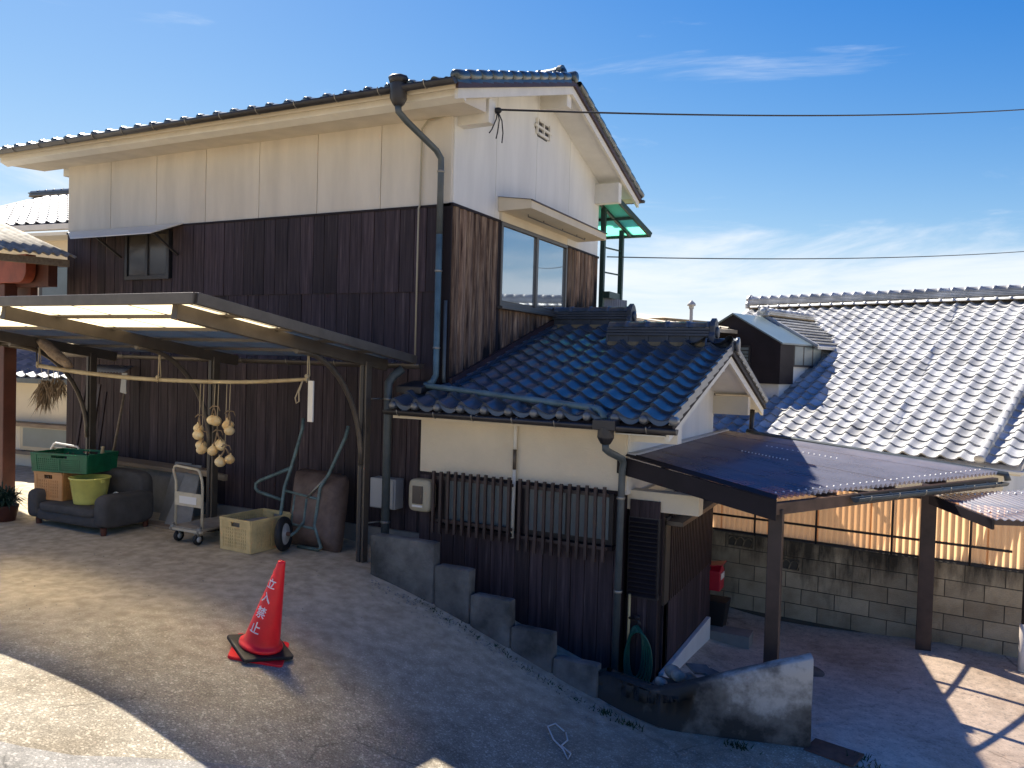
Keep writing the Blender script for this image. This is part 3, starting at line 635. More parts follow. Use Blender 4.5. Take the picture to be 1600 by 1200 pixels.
for j in range(14):
    yy=AE+TL*math.cos(ATH)*j; zz=arz(yy)+.0
    for i in range(11):
        x=EX0+TW*i
        if j>10 and i>4: continue
        if yy>-.05 and x+TW*.9<.12: continue
        jz=rg.uniform(-.003,.003)
        mt=slope_mtx(x,yy,zz+jz,ATH)
        inst('verge_tile' if i==10 else 'tile',tv if i==10 else ta,aroof,mt)
        if j==0:
            inst('eave_lip',lip,aroof,slope_mtx(x,yy-.004,zz,0))
    if j==0:
        for i in range(12): inst('eave_knob',kn,aroof,Matrix.Translation((EX0+TW*i+.012,yy-.012,zz+.028)))
# rear slope verge of the annex
for j in range(11):
    yy=RB-TL*math.cos(ATH)*j
    if yy<YA+.05: break
    inst('verge_tile',tv,aroof,slope_mtx(2.66,yy,arr(yy),ATH,math.pi)); inst('tile',ta,aroof,slope_mtx(2.66-.0-TW+TW,yy,arr(yy)+.0,ATH,math.pi)@Matrix.Translation((TW,0,0)))
    inst('verge_roll',(bpy.data.meshes.get('verge_roll_annex') or MB().lathe([(.001,0),(.04,0),(.048,.012),(.048,.25)],(0,0,.03),(0,1,0),10).mesh('verge_roll_annex','tile_blue')),aroof,slope_mtx(2.64,yy,arr(yy)+.025,ATH,math.pi))
ridge_stack(aroof,(.06,YB+.07,arz(YB)+.01),(1.12,YB+.07,arz(YB)+.01),'tile_ridge',w=.21,layers=3,base=.12,cap_r=.07,cap_m='tile_blue')
ridge_stack(aroof,(1.17,YA+.04,arz(YA)+.01),(2.40,YA+.04,arz(YA)+.01),'tile_ridge',w=.21,layers=3,base=.12,cap_r=.07,cap_m='tile_blue')
for (xa,xb,yy,zz) in ((1.18,1.36,YB+.07,arz(YB)+.04),(2.44,2.72,YA+.04,arz(YA)+.04)):
    MB().lathe([(.07,0),(.07,xb-xa-.03),(.085,xb-xa-.03),(.085,xb-xa),(.001,xb-xa)],(xa,yy,zz),(1,0,0),14).build('ridge_roll','tile_blue',aroof)
# annex barge boards, soffit, eave beams
for sgn in (1,-1):
    fz=arz if sgn>0 else arr
    y0,y1=(AE+.03,YA) if sgn>0 else (RB-.03,YA)
    def ap(x,o0,o1): return [(x,y0,fz(y0)+o0),(x,y1,fz(y1)+o0),(x,y1,fz(y1)+o1),(x,y0,fz(y0)+o1)]
    MB().prism(ap(2.62,-.070,-.008),(.03,0,0)).build('verge_strip','white_paint' if sgn>0 else 'copper_dark',aroof)
    MB().prism(ap(2.595,-.165,-.071),(.035,0,0)).build('barge_board','white_paint',aroof)
    MB().prism(ap(2.14,-.125,-.086),(.46,0,0)).build('verge_soffit','plaster_white',aroof)
MB().box((2.14,-.20,1.45),(2.60,-.06,1.70)).build('eave_beam','white_paint',aroof); MB().box((2.14,3.20,1.56),(2.60,3.34,1.80)).build('eave_beam','plaster_cream',aroof)
MB().box((2.14,1.76,2.12),(2.56,1.90,2.30)).build('ridge_beam','white_paint',aroof)
MB().box((AX0-.15,AE+.03,1.555),(2.6,AY+.0,1.60)).build('eave_soffit','plaster_cream',aroof)
MB().box((AX0-.12,AE+.04,1.60),(2.62,AE+.07,1.645)).build('eave_board','white_paint',aroof)
MB().prism([(.03,-.02,arz(-.02)+.03),(.03,YB-.03,arz(YB-.03)+.03),(.03,YB-.03,arz(YB-.03)+.13),(.03,-.02,arz(-.02)+.13)],(.05,0,0)).build('wall_flashing','copper_dark',aroof)
MB().prism([(.08,-.02,arz(-.02)+.0),(.08,YB-.03,arz(YB-.03)+.0),(.08,YB-.03,arz(YB-.03)+.065),(.08,-.02,arz(-.02)+.065)],(.05,0,0)).build('wall_flashing','tile_blue',aroof)
gutter(house,(-.30,AE-.065,1.640),(2.72,AE-.065,1.622),.047,hooks=.50)
hp=MB().box((1.98,AE-.135,1.585),(2.19,AE-.005,1.675)); hp.lathe([(.075,.02),(.08,-.07),(.05,-.12),(.036,-.13)],(2.085,AE-.07,1.585),(0,0,1),8); hp.build('rain_hopper','metal_dark',house,bevel=.006)
MB().tube([(2.085,AE-.07,1.47),(2.087,AE-.065,1.41),(2.10,-.62,1.38),(2.14,-.38,1.30),(2.14,-.345,1.26),(2.13,-.34,1.18),(2.115,-.34,-.70)],.033,12).build('downpipe','pipe_grey',house)
for zz in (.92,.05): MB().lathe([(.037,0),(.041,.004),(.041,.024),(.037,.028)],(2.125,-.34,zz),(0,0,1),12).build('pipe_collar','steel',house)
# open pipe that carries the upper downpipe across the annex tiles, with its small tray
MB().tube([(-.12,-.22,1.90),(-.10,-.24,1.885),(.3,-.30,1.865),(1.9,-.565,1.765),(1.98,-.59,1.755),(2.03,-.62,1.72),(2.05,-.65,1.67)],.031,12).build('crossing_pipe','pipe_blue',house)
MB().prism([(-.42,-.34,1.80),(-.10,-.34,1.80),(-.06,-.10,1.86),(-.36,-.10,1.86)],(0,0,.075)).build('drain_tray','gutter_dark',house,bevel=.01)
# porch on the right of the annex
po=MB().box((2.13,-.11,-.95),(2.44,2.0,.80)).build('porch_wall','dark_wood_plain',house)
MB().box((2.13,-.14,-.70),(2.44,-.105,-.05)).build('plank_backing','dark_wood_plain',po)
for i in range(3): MB().box((2.155+.097*i+.002,-.155,-.75),(2.155+.097*(i+1)-.002,-.11,-.02)).build('plank','dark_wood',po)
for i in range(3): MB().box((2.155+.097*i+.002,-.155,.74),(2.155+.097*(i+1)-.002,-.11,.90)).build('plank','dark_wood',po)
lv=MB().box((2.15,-.16,-.02),(2.45,-.112,.74)).build('louvred_shutter','metal_dark',house)
sl_=MB().prism([(2.165,-.165,0),(2.165,-.195,.006),(2.165,-.195,.014),(2.165,-.165,.040)],(.27,0,0)).mesh('slat','fascia')
for i in range(17): inst('slat',sl_,lv,Matrix.Translation((0,0,-.005+.0435*i)))
MB().box((2.13,-.115,.02),(2.47,-.06,.92)).build('corner_board','dark_wood_plain',po)
sl2=MB().box((0,-.016,-.10),(.028,.016,.74)).mesh('slat','brown_paint')
MB().box((2.44,.02,-.75),(2.462,.18,.72)).build('door_jamb','metal_bronze',po)
for i in range(27): inst('slat',sl2,po,Matrix.Translation((2.445,.22+.066*i,0)))
yy=.0
while yy<1.98:
    MB().box((2.44,yy+.003,-.76),(2.462,min(yy+.13,2.0)-.003,-.11)).build('plank','dark_wood',po); yy+=.13
MB().box((2.06,-.13,.80),(2.80,.03,.985)).build('porch_beam','plaster_cream',house,bevel=.006)
MB().box((2.13,-.11,.72),(2.20,2.0,.95)).build('porch_soffit','plaster_cream',house)
MB().box((2.40,.02,.66),(2.62,2.0,.70)).build('door_header','metal_bronze',house)
MB().prism([(2.465,-.10,-.98),(2.465,1.82,-1.05),(2.465,1.82,-.70),(2.465,-.10,-.71)],(.05,0,0)).build('porch_base','plaster_white',house,bevel=.006)
MB().box((2.47,1.82,-1.05),(2.95,2.1,-.86)).build('porch_step','concrete',house)
# rear balcony
bx0,bx1,by0,by1=-.35,.42,4.55,5.6
bal=MB().box((-2.2,4.4,2.62),(.30,5.75,2.72)).build('balcony','sash_green',house)
for (px_,py_) in ((.05,4.52),(.17,5.05)): MB().box((px_-.035,py_-.035,2.3),(px_+.035,py_+.035,4.4 if py_>5 else 4.62)).build('post','sash_green',bal)
for zz in (4.02,3.63): MB().bar((.05,4.52,zz),(.17,5.05,zz),.022,.022).build('rail','sash_green',bal)
MB().box((.03,4.5,3.22),(.19,5.07,3.32)).build('rail','sash_green',bal)
pw=MB(); P=[]
for zz in (2.7,3.22):
    P.append([(.06+.0215*k*.26+.010*math.sin(k*1.6),4.55+.0115*k*1.0,zz) for k in range(44)])
pw.grid(P,False); pw.build('balcony_panel','tile_pale',bal)
rp=[V((-.6,4.40,4.74)),V((.30,4.40,4.74)),V((.62,5.15,4.28)),V((-.3,5.15,4.28))]
MB().hexa([p-V((0,0,.012)) for p in rp]+rp).build('roof_sheet','green_sheet',bal)
for (a,b_) in ((rp[0],rp[1]),(rp[1],rp[2]),(rp[2],rp[3]),(lerp(rp[1],rp[0],.35),lerp(rp[2],rp[3],.35)),(lerp(rp[1],rp[2],.5),lerp(rp[0],rp[3],.5))): MB().bar(a,b_,.05,.07).build('roof_frame','sash_green',bal)

# ------------------------------------------------------------------ front carport (translucent roof)
cp=thing('carport','bronze metal carport with cream translucent roof against dark boarded wall','carport',(0,0,0))
CF,CB=-3.14,-.22
def cz(yy): return 2.565+(2.155-2.565)*(yy-CF)/(CB-CF)
CX1,CX0=-.26,-6.6
MB().bar((CX0,CF,cz(CF)),(CX1,CF,cz(CF)),.06,.085).build('front_frame','metal_bronze',cp,bevel=.004)
MB().bar((CX1,CF,cz(CF)),(CX1,CB,cz(CB)),.05,.09).build('side_frame','metal_bronze',cp,bevel=.004)
MB().bar((CX0,CF,cz(CF)),(CX0,CB,cz(CB)),.05,.09).build('side_frame','metal_bronze',cp)
gutter(cp,(CX0,CB+.03,2.125),(CX1+.06,CB+.03,2.115),.055,hooks=.8,name='rear_gutter',m='metal_bronze')
posts=(-.59,-2.77,-4.95)
for px_ in posts:
    pz=gz(px_,-.64)
    MB().box((px_-.045,-.685,pz-.02),(px_+.045,-.595,2.13)).build('post','metal_bronze',cp,bevel=.006)
    MB().box((px_-.018,-.700,pz),(px_+.018,-.6855,2.1)).build('post_rib','metal_dark',cp)
    y0,y1=-3.05,-.30
    MB().bar((px_,y0,cz(y0)-.075),(px_,y1,cz(y1)-.075),.065,.12).build('beam','metal_bronze',cp,bevel=.004)
    arc=[]
    for k in range(13):
        a=math.pi/2*k/12; arc.append((px_,-.69-1.05*(1-math.cos(a))*.95,1.05+1.16*math.sin(a)))
    MB().tube(arc,.027,8).build('brace','metal_bronze',cp)
# purlins and panels
NR=5; xb=[CX0,-5.86,-4.95,-4.22,-3.50,-2.77,-2.04,-1.31,-.59,CX1]
for r_ in range(1,NR):
    yy=CF+(CB-CF)*r_/NR
    pu=MB().bar((CX0,yy,cz(yy)-.012),(CX1,yy,cz(yy)-.012),.035,.030).build('purlin','metal_bronze',cp)
    nb=MB()
    for k in range(150): 
        x=CX0+.04*(k+1)
        if x<CX1-.03: nb.box((x-.008,yy-.026,cz(yy)-.030),(x+.008,yy+.026,cz(yy)-.0275))
    nb.build('purlin_clips','steel',pu)
for r_ in range(NR):
    ya=CF+(CB-CF)*r_/NR+.006; yb=CF+(CB-CF)*(r_+1)/NR-.006
    for xa,xc in zip(xb,xb[1:]):
        MB().add([(xa+.004,ya,cz(ya)+.010),(xc-.004,ya,cz(ya)+.010),(xc-.004,yb,cz(yb)+.010),(xa+.004,yb,cz(yb)+.010)],[(0,1,2,3)]).build('roof_panel','polycarb',cp)
for xa in xb[1:-1]: MB().bar((xa,CF,cz(CF)+.02),(xa,CB,cz(CB)+.02),.022,.018).build('glazing_bar','metal_bronze',cp)
MB().tube([(-.40,CB-.02,2.06),(-.48,-.30,1.98),(-.50,-.36,1.90),(-.50,-.36,.05)],.045,12).build('drain_pipe','pipe_grey',cp)
for zz in (1.72,.40): 
    q=MB().lathe([(.047,0),(.052,.004),(.052,.022),(.047,.026)],(-.50,-.36,zz),(0,0,1),12); q.tube([(-.55,-.36,zz+.012),(-.62,-.50,zz+.012)],.008,6); q.build('pipe_strap','steel',cp)

# ------------------------------------------------------------------ lean-to over the lower yard
lt=thing('lean_to_roof','dark lean-to shelter with smoky corrugated sheets on brown posts over the yard','shelter',(0,0,0))
A=V((2.16,-.26,1.285)); B=V((3.47,-.44,1.055)); D=V((5.36,2.86,1.06)); Ed=V((2.16,3.9,1.255))
def patch(u,v): return lerp(lerp(A,B,u),lerp(Ed,D,u),v)
def corr(parent,fn,n_sheets,waves,amp,m,name='roof_sheet',nu=6,lift=.0,thick=0):
    for s_ in range(n_sheets):
        P=[]; steps=waves*6
        for k in range(steps+1):
            v=(s_+k/steps*1.0)/n_sheets
            if k==0: v+=.0004
            z=amp*math.cos(2*math.pi*k/6.0)
            P.append([fn(i/nu,v)+V((0,0,z+lift+(.003 if s_%2 else 0))) for i in range(nu+1)])
        MB().grid(P).build(name,m,parent)
corr(lt,patch,6,8,.019,'smoke_sheet',lift=.03)
# screws
for rows_,u0 in ((20,.97),):
    pass
scw=MB().lathe([(.001,.014),(.008,.012),(.011,0)],(0,0,0),(0,0,1),6).mesh('screw','pvc_white')
for k in range(36): inst('screw',scw,lt,Matrix.Translation(patch(.955,(k+.5)/36)+V((0,0,.040))))
for v_,ua,ub in ((.50,.30,.52),(.72,.30,.60)):
    for k in range(14): inst('screw',scw,lt,Matrix.Translation(patch(ua+(ub-ua)*k/13,v_)+V((0,0,.040))))
fa=MB().hexa([A+V((-.10,-.035,-.13)),B+V((0.05,-.035,-.155)),B+V((.05,-.005,-.155)),A+V((-.10,-.005,-.13)),A+V((-.10,-.035,.03)),B+V((0.05,-.035,.02)),B+V((.05,-.005,.02)),A+V((-.10,-.005,.03))]).build('front_fascia','fascia',lt,bevel=.003)
MB().hexa([A+V((-.02,-.03,.035)),B+V((0.05,-.04,.022)),B+V((.05,.03,.05)),A+V((-.02,.03,.06)),A+V((-.02,-.03,.040)),B+V((.05,-.04,.027)),B+V((.05,.03,.055)),A+V((-.02,.03,.065))]).build('fascia_cap','fascia',lt)
MB().bar(A+V((.02,0,.05)),Ed+V((.02,0,.05)),.10,.02).build('wall_flashing','grey_box',lt)
MB().bar(B+V((-.02,0,-.07)),lerp(B,D,.30)+V((-.02,0,-.07)),.06,.10).build('eave_beam','beam_wood',lt)
MB().bar(lerp(B,D,.30)+V((-.02,0,-.07)),D+V((-.02,0,-.07)),.06,.10).build('eave_beam','brown_paint',lt)
for v_ in (.25,.5,.75): MB().bar(patch(0,v_)+V((0,0,-.035)),patch(.98,v_)+V((0,0,-.035)),.05,.07).build('rafter','brown_paint',lt)
for u_ in (.25,.5,.75): MB().bar(patch(u_,.01)+V((0,0,.003)),patch(u_,.99)+V((0,0,.003)),.04,.03).build('purlin','brown_paint',lt)
gutter(lt,lerp(B,D,.28)+V((.07,-.03,-.035)),D+V((.07,-.03,-.06)),.042,m='pipe_grey',hooks=.5)
MB().tube([(2.45,4.02,1.30),(2.60,3.98,1.27),(5.45,3.02,1.07),(5.47,3.0,1.0)],.035,10).build('back_pipe','pipe_grey',lt)
MB().tube([(2.50,4.10,1.62),(2.50,4.08,1.45),(2.50,4.05,1.33),(2.58,4.0,1.28)],.034,10).build('rain_spout','gutter_dark',lt)
def post(x,y,top,wd,parent,m='brown_paint'): return MB().box((x-wd/2,y-wd/2,gz(x,y)-.05),(x+wd/2,y+wd/2,top)).build('post',m,parent,bevel=.005)
post(3.50,-.30,.98,.115,lt); post(4.70,2.66,.93,.155,lt)
# small lower roof at the far right
lo=thing('lower_roof','small smoky corrugated roof below the lean-to gutter beside thin black pole','roof',(0,0,0))
a_,b_,c_,d_=V((4.70,1.90,.90)),V((5.20,1.30,.80)),V((6.9,2.3,.74)),V((5.95,3.05,.92))
def patch2(u,v): return lerp(lerp(a_,b_,u),lerp(d_,c_,u),v)
corr(lo,patch2,3,8,.012,'smoke_sheet',lift=.02)
MB().hexa([a_+V((-.02,-.03,-.075)),b_+V((0,-.03,-.075)),b_+V((.02,-.005,-.075)),a_+V((0,-.005,-.075)),a_+V((-.02,-.03,.02)),b_+V((0,-.03,.02)),b_+V((.02,-.005,.02)),a_+V((0,-.005,.02))]).build('fascia','fascia',lo)
for k in range(16): inst('screw',scw,lo,Matrix.Translation(patch2(.1,(k+.5)/20)+V((0,0,.03)))); inst('screw',scw,lo,Matrix.Translation(patch2(.75,(k+.5)/20)+V((0,0,.03))))
MB().bar(patch2(.9,.03)+V((0,0,-.03)),patch2(.9,.97)+V((0,0,-.03)),.04,.05).build('purlin','brown_paint',lo)
pl_=thing('drain_pole','thin black pole with white pipe sleeve at its foot by the block wall','pole',(5.62,2.45,0))
MB().tube([(0,0,-.45),(0,0,.86)],.028,8).build('pole','black_iron',pl_); MB().tube([(.0,-.0,-.98),(0,0,-.42)],.042,10).build('pipe_sleeve','pvc_white',pl_)

# ------------------------------------------------------------------ block wall and corrugated fence
bwall=thing('block_wall','stained concrete block wall with vent blocks below orange corrugated fence','wall',(0,0,0))
W0=V((1.6,3.28,0)); wd_=V((2.467,-.255,0)).normalized(); wn_=V((wd_.y,-wd_.x,0))   # wn_ points to the yard
WL=5.2; ZB=-.95; bh=.195; nc=5
core=MB(); core.hexa([W0-wn_*.1+V((0,0,ZB-.3)),W0+V((0,0,ZB-.3)),W0+wd_*WL+V((0,0,ZB-.3)),W0+wd_*WL-wn_*.1+V((0,0,ZB-.3)),W0-wn_*.1+V((0,0,ZB+nc*bh)),W0+V((0,0,ZB+nc*bh)),W0+wd_*WL+V((0,0,ZB+nc*bh)),W0+wd_*WL-wn_*.1+V((0,0,ZB+nc*bh))])
# blackened weather streaks belong to the block faces
def block_mat():
    m=MATS['block']; t=m.node_tree; L=t.links; b=t.nodes['Principled BSDF']
    src=b.inputs['Base Color'].links[0].from_socket
    g=N(t,'ShaderNodeNewGeometry'); mp_=N(t,'ShaderNodeMapping'); mp_.inputs['Scale'].default_value=(5,5,1.1); L.new(g.outputs['Position'],mp_.inputs[0])
    n=N(t,'ShaderNodeTexNoise'); n.inputs['Scale'].default_value=1.3; n.inputs['Detail'].default_value=7; n.inputs['Roughness'].default_value=.65; L.new(mp_.outputs[0],n.inputs['Vector'])
    s=N(t,'ShaderNodeSeparateXYZ'); L.new(g.outputs['Position'],s.inputs[0])
    n2=N(t,'ShaderNodeTexNoise'); n2.inputs['Scale'].default_value=1.1; L.new(g.outputs['Position'],n2.inputs['Vector'])
    a=N(t,'ShaderNodeMapRange'); a.inputs[1].default_value=-.45; a.inputs[2].default_value=.05; a.inputs[3].default_value=-.05; a.inputs[4].default_value=.30; L.new(s.outputs[2],a.inputs[0])
    c=N(t,'ShaderNodeMath',operation='ADD'); L.new(n.outputs[0],c.inputs[0]); L.new(a.outputs[0],c.inputs[1])
    c2=N(t,'ShaderNodeMath',operation='MULTIPLY_ADD'); L.new(n2.outputs[0],c2.inputs[0]); c2.inputs[1].default_value=.5; L.new(c.outputs[0],c2.inputs[2])
    r=N(t,'ShaderNodeMapRange'); r.inputs[1].default_value=.78; r.inputs[2].default_value=1.08; r.inputs[4].default_value=.88; L.new(c2.outputs[0],r.inputs[0])
    mx_=N(t,'ShaderNodeMix',data_type='RGBA'); mx_.inputs[7].default_value=(.022,.019,.015,1); L.new(r.outputs[0],mx_.inputs[0]); L.new(src,mx_.inputs[6]); L.new(mx_.outputs[2],b.inputs['Base Color'])
block_mat()
core_o=core.build('wall_core','joint',bwall)
bl=.39; ang=math.atan2(wd_.y,wd_.x)
bme=MB().box((.005,-.012,.005),(bl-.005,.03,bh-.005)).mesh('block','block'); bme2=MB().box((.005,-.012,.005),(bl/2-.005,.03,bh-.005)).mesh('block','block')
vb=MB()   # openwork vent block: frame with wavy bars
vb.box((.005,-.012,.005),(bl-.005,.0,.03)); vb.box((.005,-.012,bh-.03),(bl-.005,.0,bh-.005)); vb.box((.005,-.012,.03),(.035,0,bh-.03)); vb.box((bl-.035,-.012,.03),(bl-.005,0,bh-.03))
for k in range(3):
    c=.09+k*.105; vb.tube([(c+.045*math.cos(a),-.006,.098+.05*math.sin(a)) for a in [math.pi*(.1+.8*q/8) for q in range(9)]],.009,5)
    vb.tube([(c+.03,-.006,.035),(c+.055,-.006,.12)],.009,5)
vbm=vb.mesh('vent_block','block'); vbd=MB().box((.03,.0005,.03),(bl-.03,.002,bh-.03)).mesh('vent_opening','black_iron')
for r_ in range(nc):
    s0=-(bl/2 if r_%2 else 0); s_=s0
    while s_<WL-.05:
        p=W0+wd_*max(s_,0)+V((0,0,ZB+r_*bh)); 
        full=s_>=0 and s_+bl<=WL
        mt=Matrix.Translation(p)@Matrix.Rotation(ang,4,'Z')
        if (r_==4 and abs(s_-.78)<.2) or (r_==3 and abs(s_-1.36)<.2): inst('vent_block',vbm,bwall,mt); inst('vent_opening',vbd,bwall,mt)
        else: inst('block',bme if full else bme2,bwall,mt@Matrix.Translation((0,random.uniform(-.002,.002),0)))
        s_+=bl
fen=thing('corrugated_fence','orange translucent corrugated fence on black rails standing on the block wall','fence',(0,0,0))
fz0,fz1=ZB+nc*bh+.02,.74
shw=.62; k=0; s_=.1
F0=W0-wn_*.03
while s_<WL+.3:
    P=[]
    wv=9; ex=WL+.35-s_
    nn=int(min(shw,ex)/shw*wv*5)
    last=s_>4.3
    for q in range(nn+1):
        c=F0+wd_*(s_+shw*q/(wv*5))+wn_*(.013*math.cos(2*math.pi*q/5)+(.004 if k%2 else 0))
        P.append([c+V((0,0,fz0)),c+V((0,0,fz1-(.0 if not last else .05)))])
    MB().grid(P).build('fence_sheet','fence_clear' if last else 'fence_sheet',fen); s_+=shw*.97; k+=1
for zz in (.24,fz1-.01,fz0+.0): MB().bar(F0+wd_*.05+wn_*.025+V((0,0,zz)),F0+wd_*(3.95 if zz<.5 and zz>.1 else WL)+wn_*.025+V((0,0,zz)),.022,.026).build('rail','black_iron',fen)
for s_ in (.35,1.15,1.9,2.75,3.55,4.35): MB().tube([F0+wd_*s_+wn_*.03+V((0,0,fz0-.02)),F0+wd_*s_+wn_*.03+V((0,0,fz1+.01))],.013,6).build('fence_post','black_iron',fen)

# ------------------------------------------------------------------ stepped wall and retaining wall
def rw_mat():
    m=bpy.data.materials.new('render_wall'); m.use_nodes=True; t=m.node_tree; L=t.links; b=t.nodes['Principled BSDF']; b.inputs['Roughness'].default_value=.92
    g=N(t,'ShaderNodeNewGeometry'); s=N(t,'ShaderNodeSeparateXYZ'); L.new(g.outputs['Position'],s.inputs[0])
    n=N(t,'ShaderNodeTexNoise'); n.inputs['Scale'].default_value=3.2; n.inputs['Detail'].default_value=8; n.inputs['Roughness'].default_value=.65; L.new(g.outputs['Position'],n.inputs['Vector'])
    # algae spreads from the damp corner (west) and from the foot
    a=N(t,'ShaderNodeMapRange'); a.inputs[1].default_value=2.9; a.inputs[2].default_value=3.5; a.inputs[3].default_value=.42; a.inputs[4].default_value=-.12; L.new(s.outputs[0],a.inputs[0])
    c=N(t,'ShaderNodeMapRange'); c.inputs[1].default_value=-.72; c.inputs[2].default_value=-.45; c.inputs[3].default_value=.34; c.inputs[4].default_value=0; L.new(s.outputs[2],c.inputs[0])
    mxx=N(t,'ShaderNodeMath',operation='MAXIMUM'); L.new(a.outputs[0],mxx.inputs[0]); L.new(c.outputs[0],mxx.inputs[1])
    ad=N(t,'ShaderNodeMath',operation='ADD'); L.new(n.outputs[0],ad.inputs[0]); L.new(mxx.outputs[0],ad.inputs[1])
    r=N(t,'ShaderNodeValToRGB'); e=r.color_ramp.elements; e[0].position=.46; e[0].color=(.54,.50,.43,1); e[1].position=.84; e[1].color=(.040,.038,.033,1); k=e.new(.63); k.color=(.20,.18,.15,1)
    L.new(ad.outputs[0],r.inputs[0]); L.new(r.outputs[0],b.inputs['Base Color'])
    bp=N(t,'ShaderNodeBump'); bp.inputs['Strength'].default_value=.6; bp.inputs['Distance'].default_value=.012; L.new(n.outputs[0],bp.inputs['Height']); L.new(bp.outputs[0],b.inputs['Normal'])
    MATS['render_wall']=m
rw_mat()
def rough_box(x0,x1,y0,y1,z0,z1,name,m,parent,seed,n=(10,4,8),amp=.012):
    bm=bmesh.new(); P={}
    rr=random.Random(seed); off=V((rr.uniform(0,50),rr.uniform(0,50),0))
    b=MB(); nx_,ny_,nz_=n
    def pt(i,j,k):
        p=V((x0+(x1-x0)*i/nx_,y0+(y1-y0)*j/ny_,z0+(z1-z0)*k/nz_)); d=noise.noise_vector(p*5+off)*amp+noise.noise_vector(p*17+off)*amp*.5
        ed=(i in(0,nx_))+(j in(0,ny_))+(k in(0,nz_))
        if ed>=2:
            c=V(((x0+x1)/2,(y0+y1)/2,(z0+z1)/2)); q=V((0 if 0<i<nx_ else (c.x-p.x),0 if 0<j<ny_ else (c.y-p.y),0 if 0<k<nz_ else (c.z-p.z)))
            if q.length>0: p=p+V((math.copysign(min(.012,abs(q.x)),q.x) if q.x else 0,math.copysign(min(.012,abs(q.y)),q.y) if q.y else 0,math.copysign(min(.012,abs(q.z)),q.z) if q.z else 0))
        return p+d
    for (A_,B_,f) in ((nx_,nz_,lambda i,k:pt(i,0,k)),(nx_,nz_,lambda i,k:pt(nx_-i,ny_,k)),(ny_,nz_,lambda j,k:pt(nx_,j,k)),(ny_,nz_,lambda j,k:pt(0,ny_-j,k)),(nx_,ny_,lambda i,j:pt(i,j,nz_))):
        b.grid([[f(i,k) for i in range(A_+1)] for k in range(B_+1)],False)
    return b.build(name,m,parent)
st=thing('stepped_wall','dark mossy concrete wall stepping down in blocks along the sloping ground','wall',(0,0,0))
for i,(x0,x1,zt) in enumerate(((-.30,.46,.405),(.462,.86,.200),(.862,1.295,-.020),(1.297,1.72,-.247),(1.722,2.15,-.450))):
    rough_box(x0,x1,-.90,-.76,-1.1,zt,'step_block','concrete_dark',st,i,amp=.005)
rw=thing('retaining_wall','rendered low retaining wall with blackened corner and pale weathered end','wall',(0,0,0))
def ret(poly,tops,th=.13):
    b=MB(); n=40; P=[]
    pts=[]
    for k in range(n+1):
        t_=k/n*(len(poly)-1); i=min(int(t_),len(poly)-2); f=t_-i
        pts.append((lerp((*poly[i],0),(*poly[i+1],0),f),tops[i]*(1-f)+tops[i+1]*f))
    sec=[]
    for k,(p,zt) in enumerate(pts):
        d=(pts[min(k+1,n)][0]-pts[max(k-1,0)][0]).normalized(); nn=V((-d.y,d.x,0))
        row=[]
        for (o_,zz) in ((0,-1.25),(0,-.9),(0,-.7),(0,-.5),(0,zt-.12),(0,zt-.012),(.014,zt),(th*.5,zt+.003),(th-.014,zt),(th,zt-.012),(th,-.5),(th,-1.25)):
            q=p+nn*o_+V((0,0,zz)); q+=noise.noise_vector(q*4)*.006+noise.noise_vector(q*15)*.003; row.append(q)
        sec.append(row)
    b.grid(sec)
    b.add(sec[-1],[tuple(range(len(sec[-1])))]); b.add(sec[0],[tuple(reversed(range(len(sec[0]))))])
    return b.build('wall_body','render_wall',rw)
ret([(2.14,-.86),(2.62,-1.03),(2.76,-1.07),(2.92,-1.03),(3.40,-.88),(3.88,-.74)],[-.53,-.50,-.46,-.42,-.25,-.09])
# debris behind it
for i,(x,y,r_) in enumerate(((2.72,-.55,.07),(2.80,-.66,.055),(2.66,-.70,.05),(2.86,-.50,.06))):
    b=MB().ball((0,0,0),r_,1.2,.9,.8,10,6); b.v=[tuple(V(v)+noise.noise_vector(V(v)*14+V((i*7,0,0)))*.018) for v in b.v]
    o=b.build('stone','stone'); o.location=(x,y,-.50+.02*i if i<2 else -.55); tag(o,['largest pale stone heaped in the bed next to the white porch base','rounded stone on top of the small heap behind the retaining wall','small stone at the hose side of the heap in the bed','stone half buried in the bed against the concrete slab scraps'][i],'stone','stones behind the retaining wall')
MB_=rough_box(2.55,3.05,-.86,-.40,-.95,-.585,'planting_soil','concrete_dark',None,77,amp=.03); MB_['kind']='stuff'; MB_['label']='dark soil and rubble filling the bed behind the retaining wall'; 
for i,(x,y,a,w_) in enumerate(((3.02,-.45,.3,.26),(3.10,-.52,-.2,.20),(2.95,-.52,.9,.22))):
    o=MB().box((-w_/2,-.07,-.008),(w_/2,.07,.008)).build('roof_slate_scrap','concrete_dark' if i else 'metal_dark'); o.location=(x,y,-.50+.03*i); o.rotation_euler=(.25*(i-1),.2,a); tag(o,['black metal sheet scrap lying against the post side of the retaining wall','narrow dark slab scrap nearest the top of the retaining wall','dark slab scrap turned crosswise beside the pale stones'][i],'scrap','scraps behind the retaining wall')
hs_=thing('garden_hose','green hose hanging in a long loose coil below the porch tap','hose',(2.30,-.22,0))
hb=MB()
for i in range(5):
    rx,rz_=.07+.015*i,.24+.012*i; hb.tube([(rx*math.sin(a)*1.0+.01*i-.02,-.02-.012*i+.01*math.sin(3*a+i),-.50+rz_*math.cos(a)-.02*i) for a in [2*math.pi*q/28 for q in range(29)]],.010,6)
hb.build('hose_coil','hose',hs_)
tp=thing('standpipe','slim cream standpipe with small dark tap beside the grey downpipe','tap',(2.20,-.22,0))
MB().tube([(0,0,-.9),(0,0,.02)],.013,8).build('riser','plastic_cream',tp)
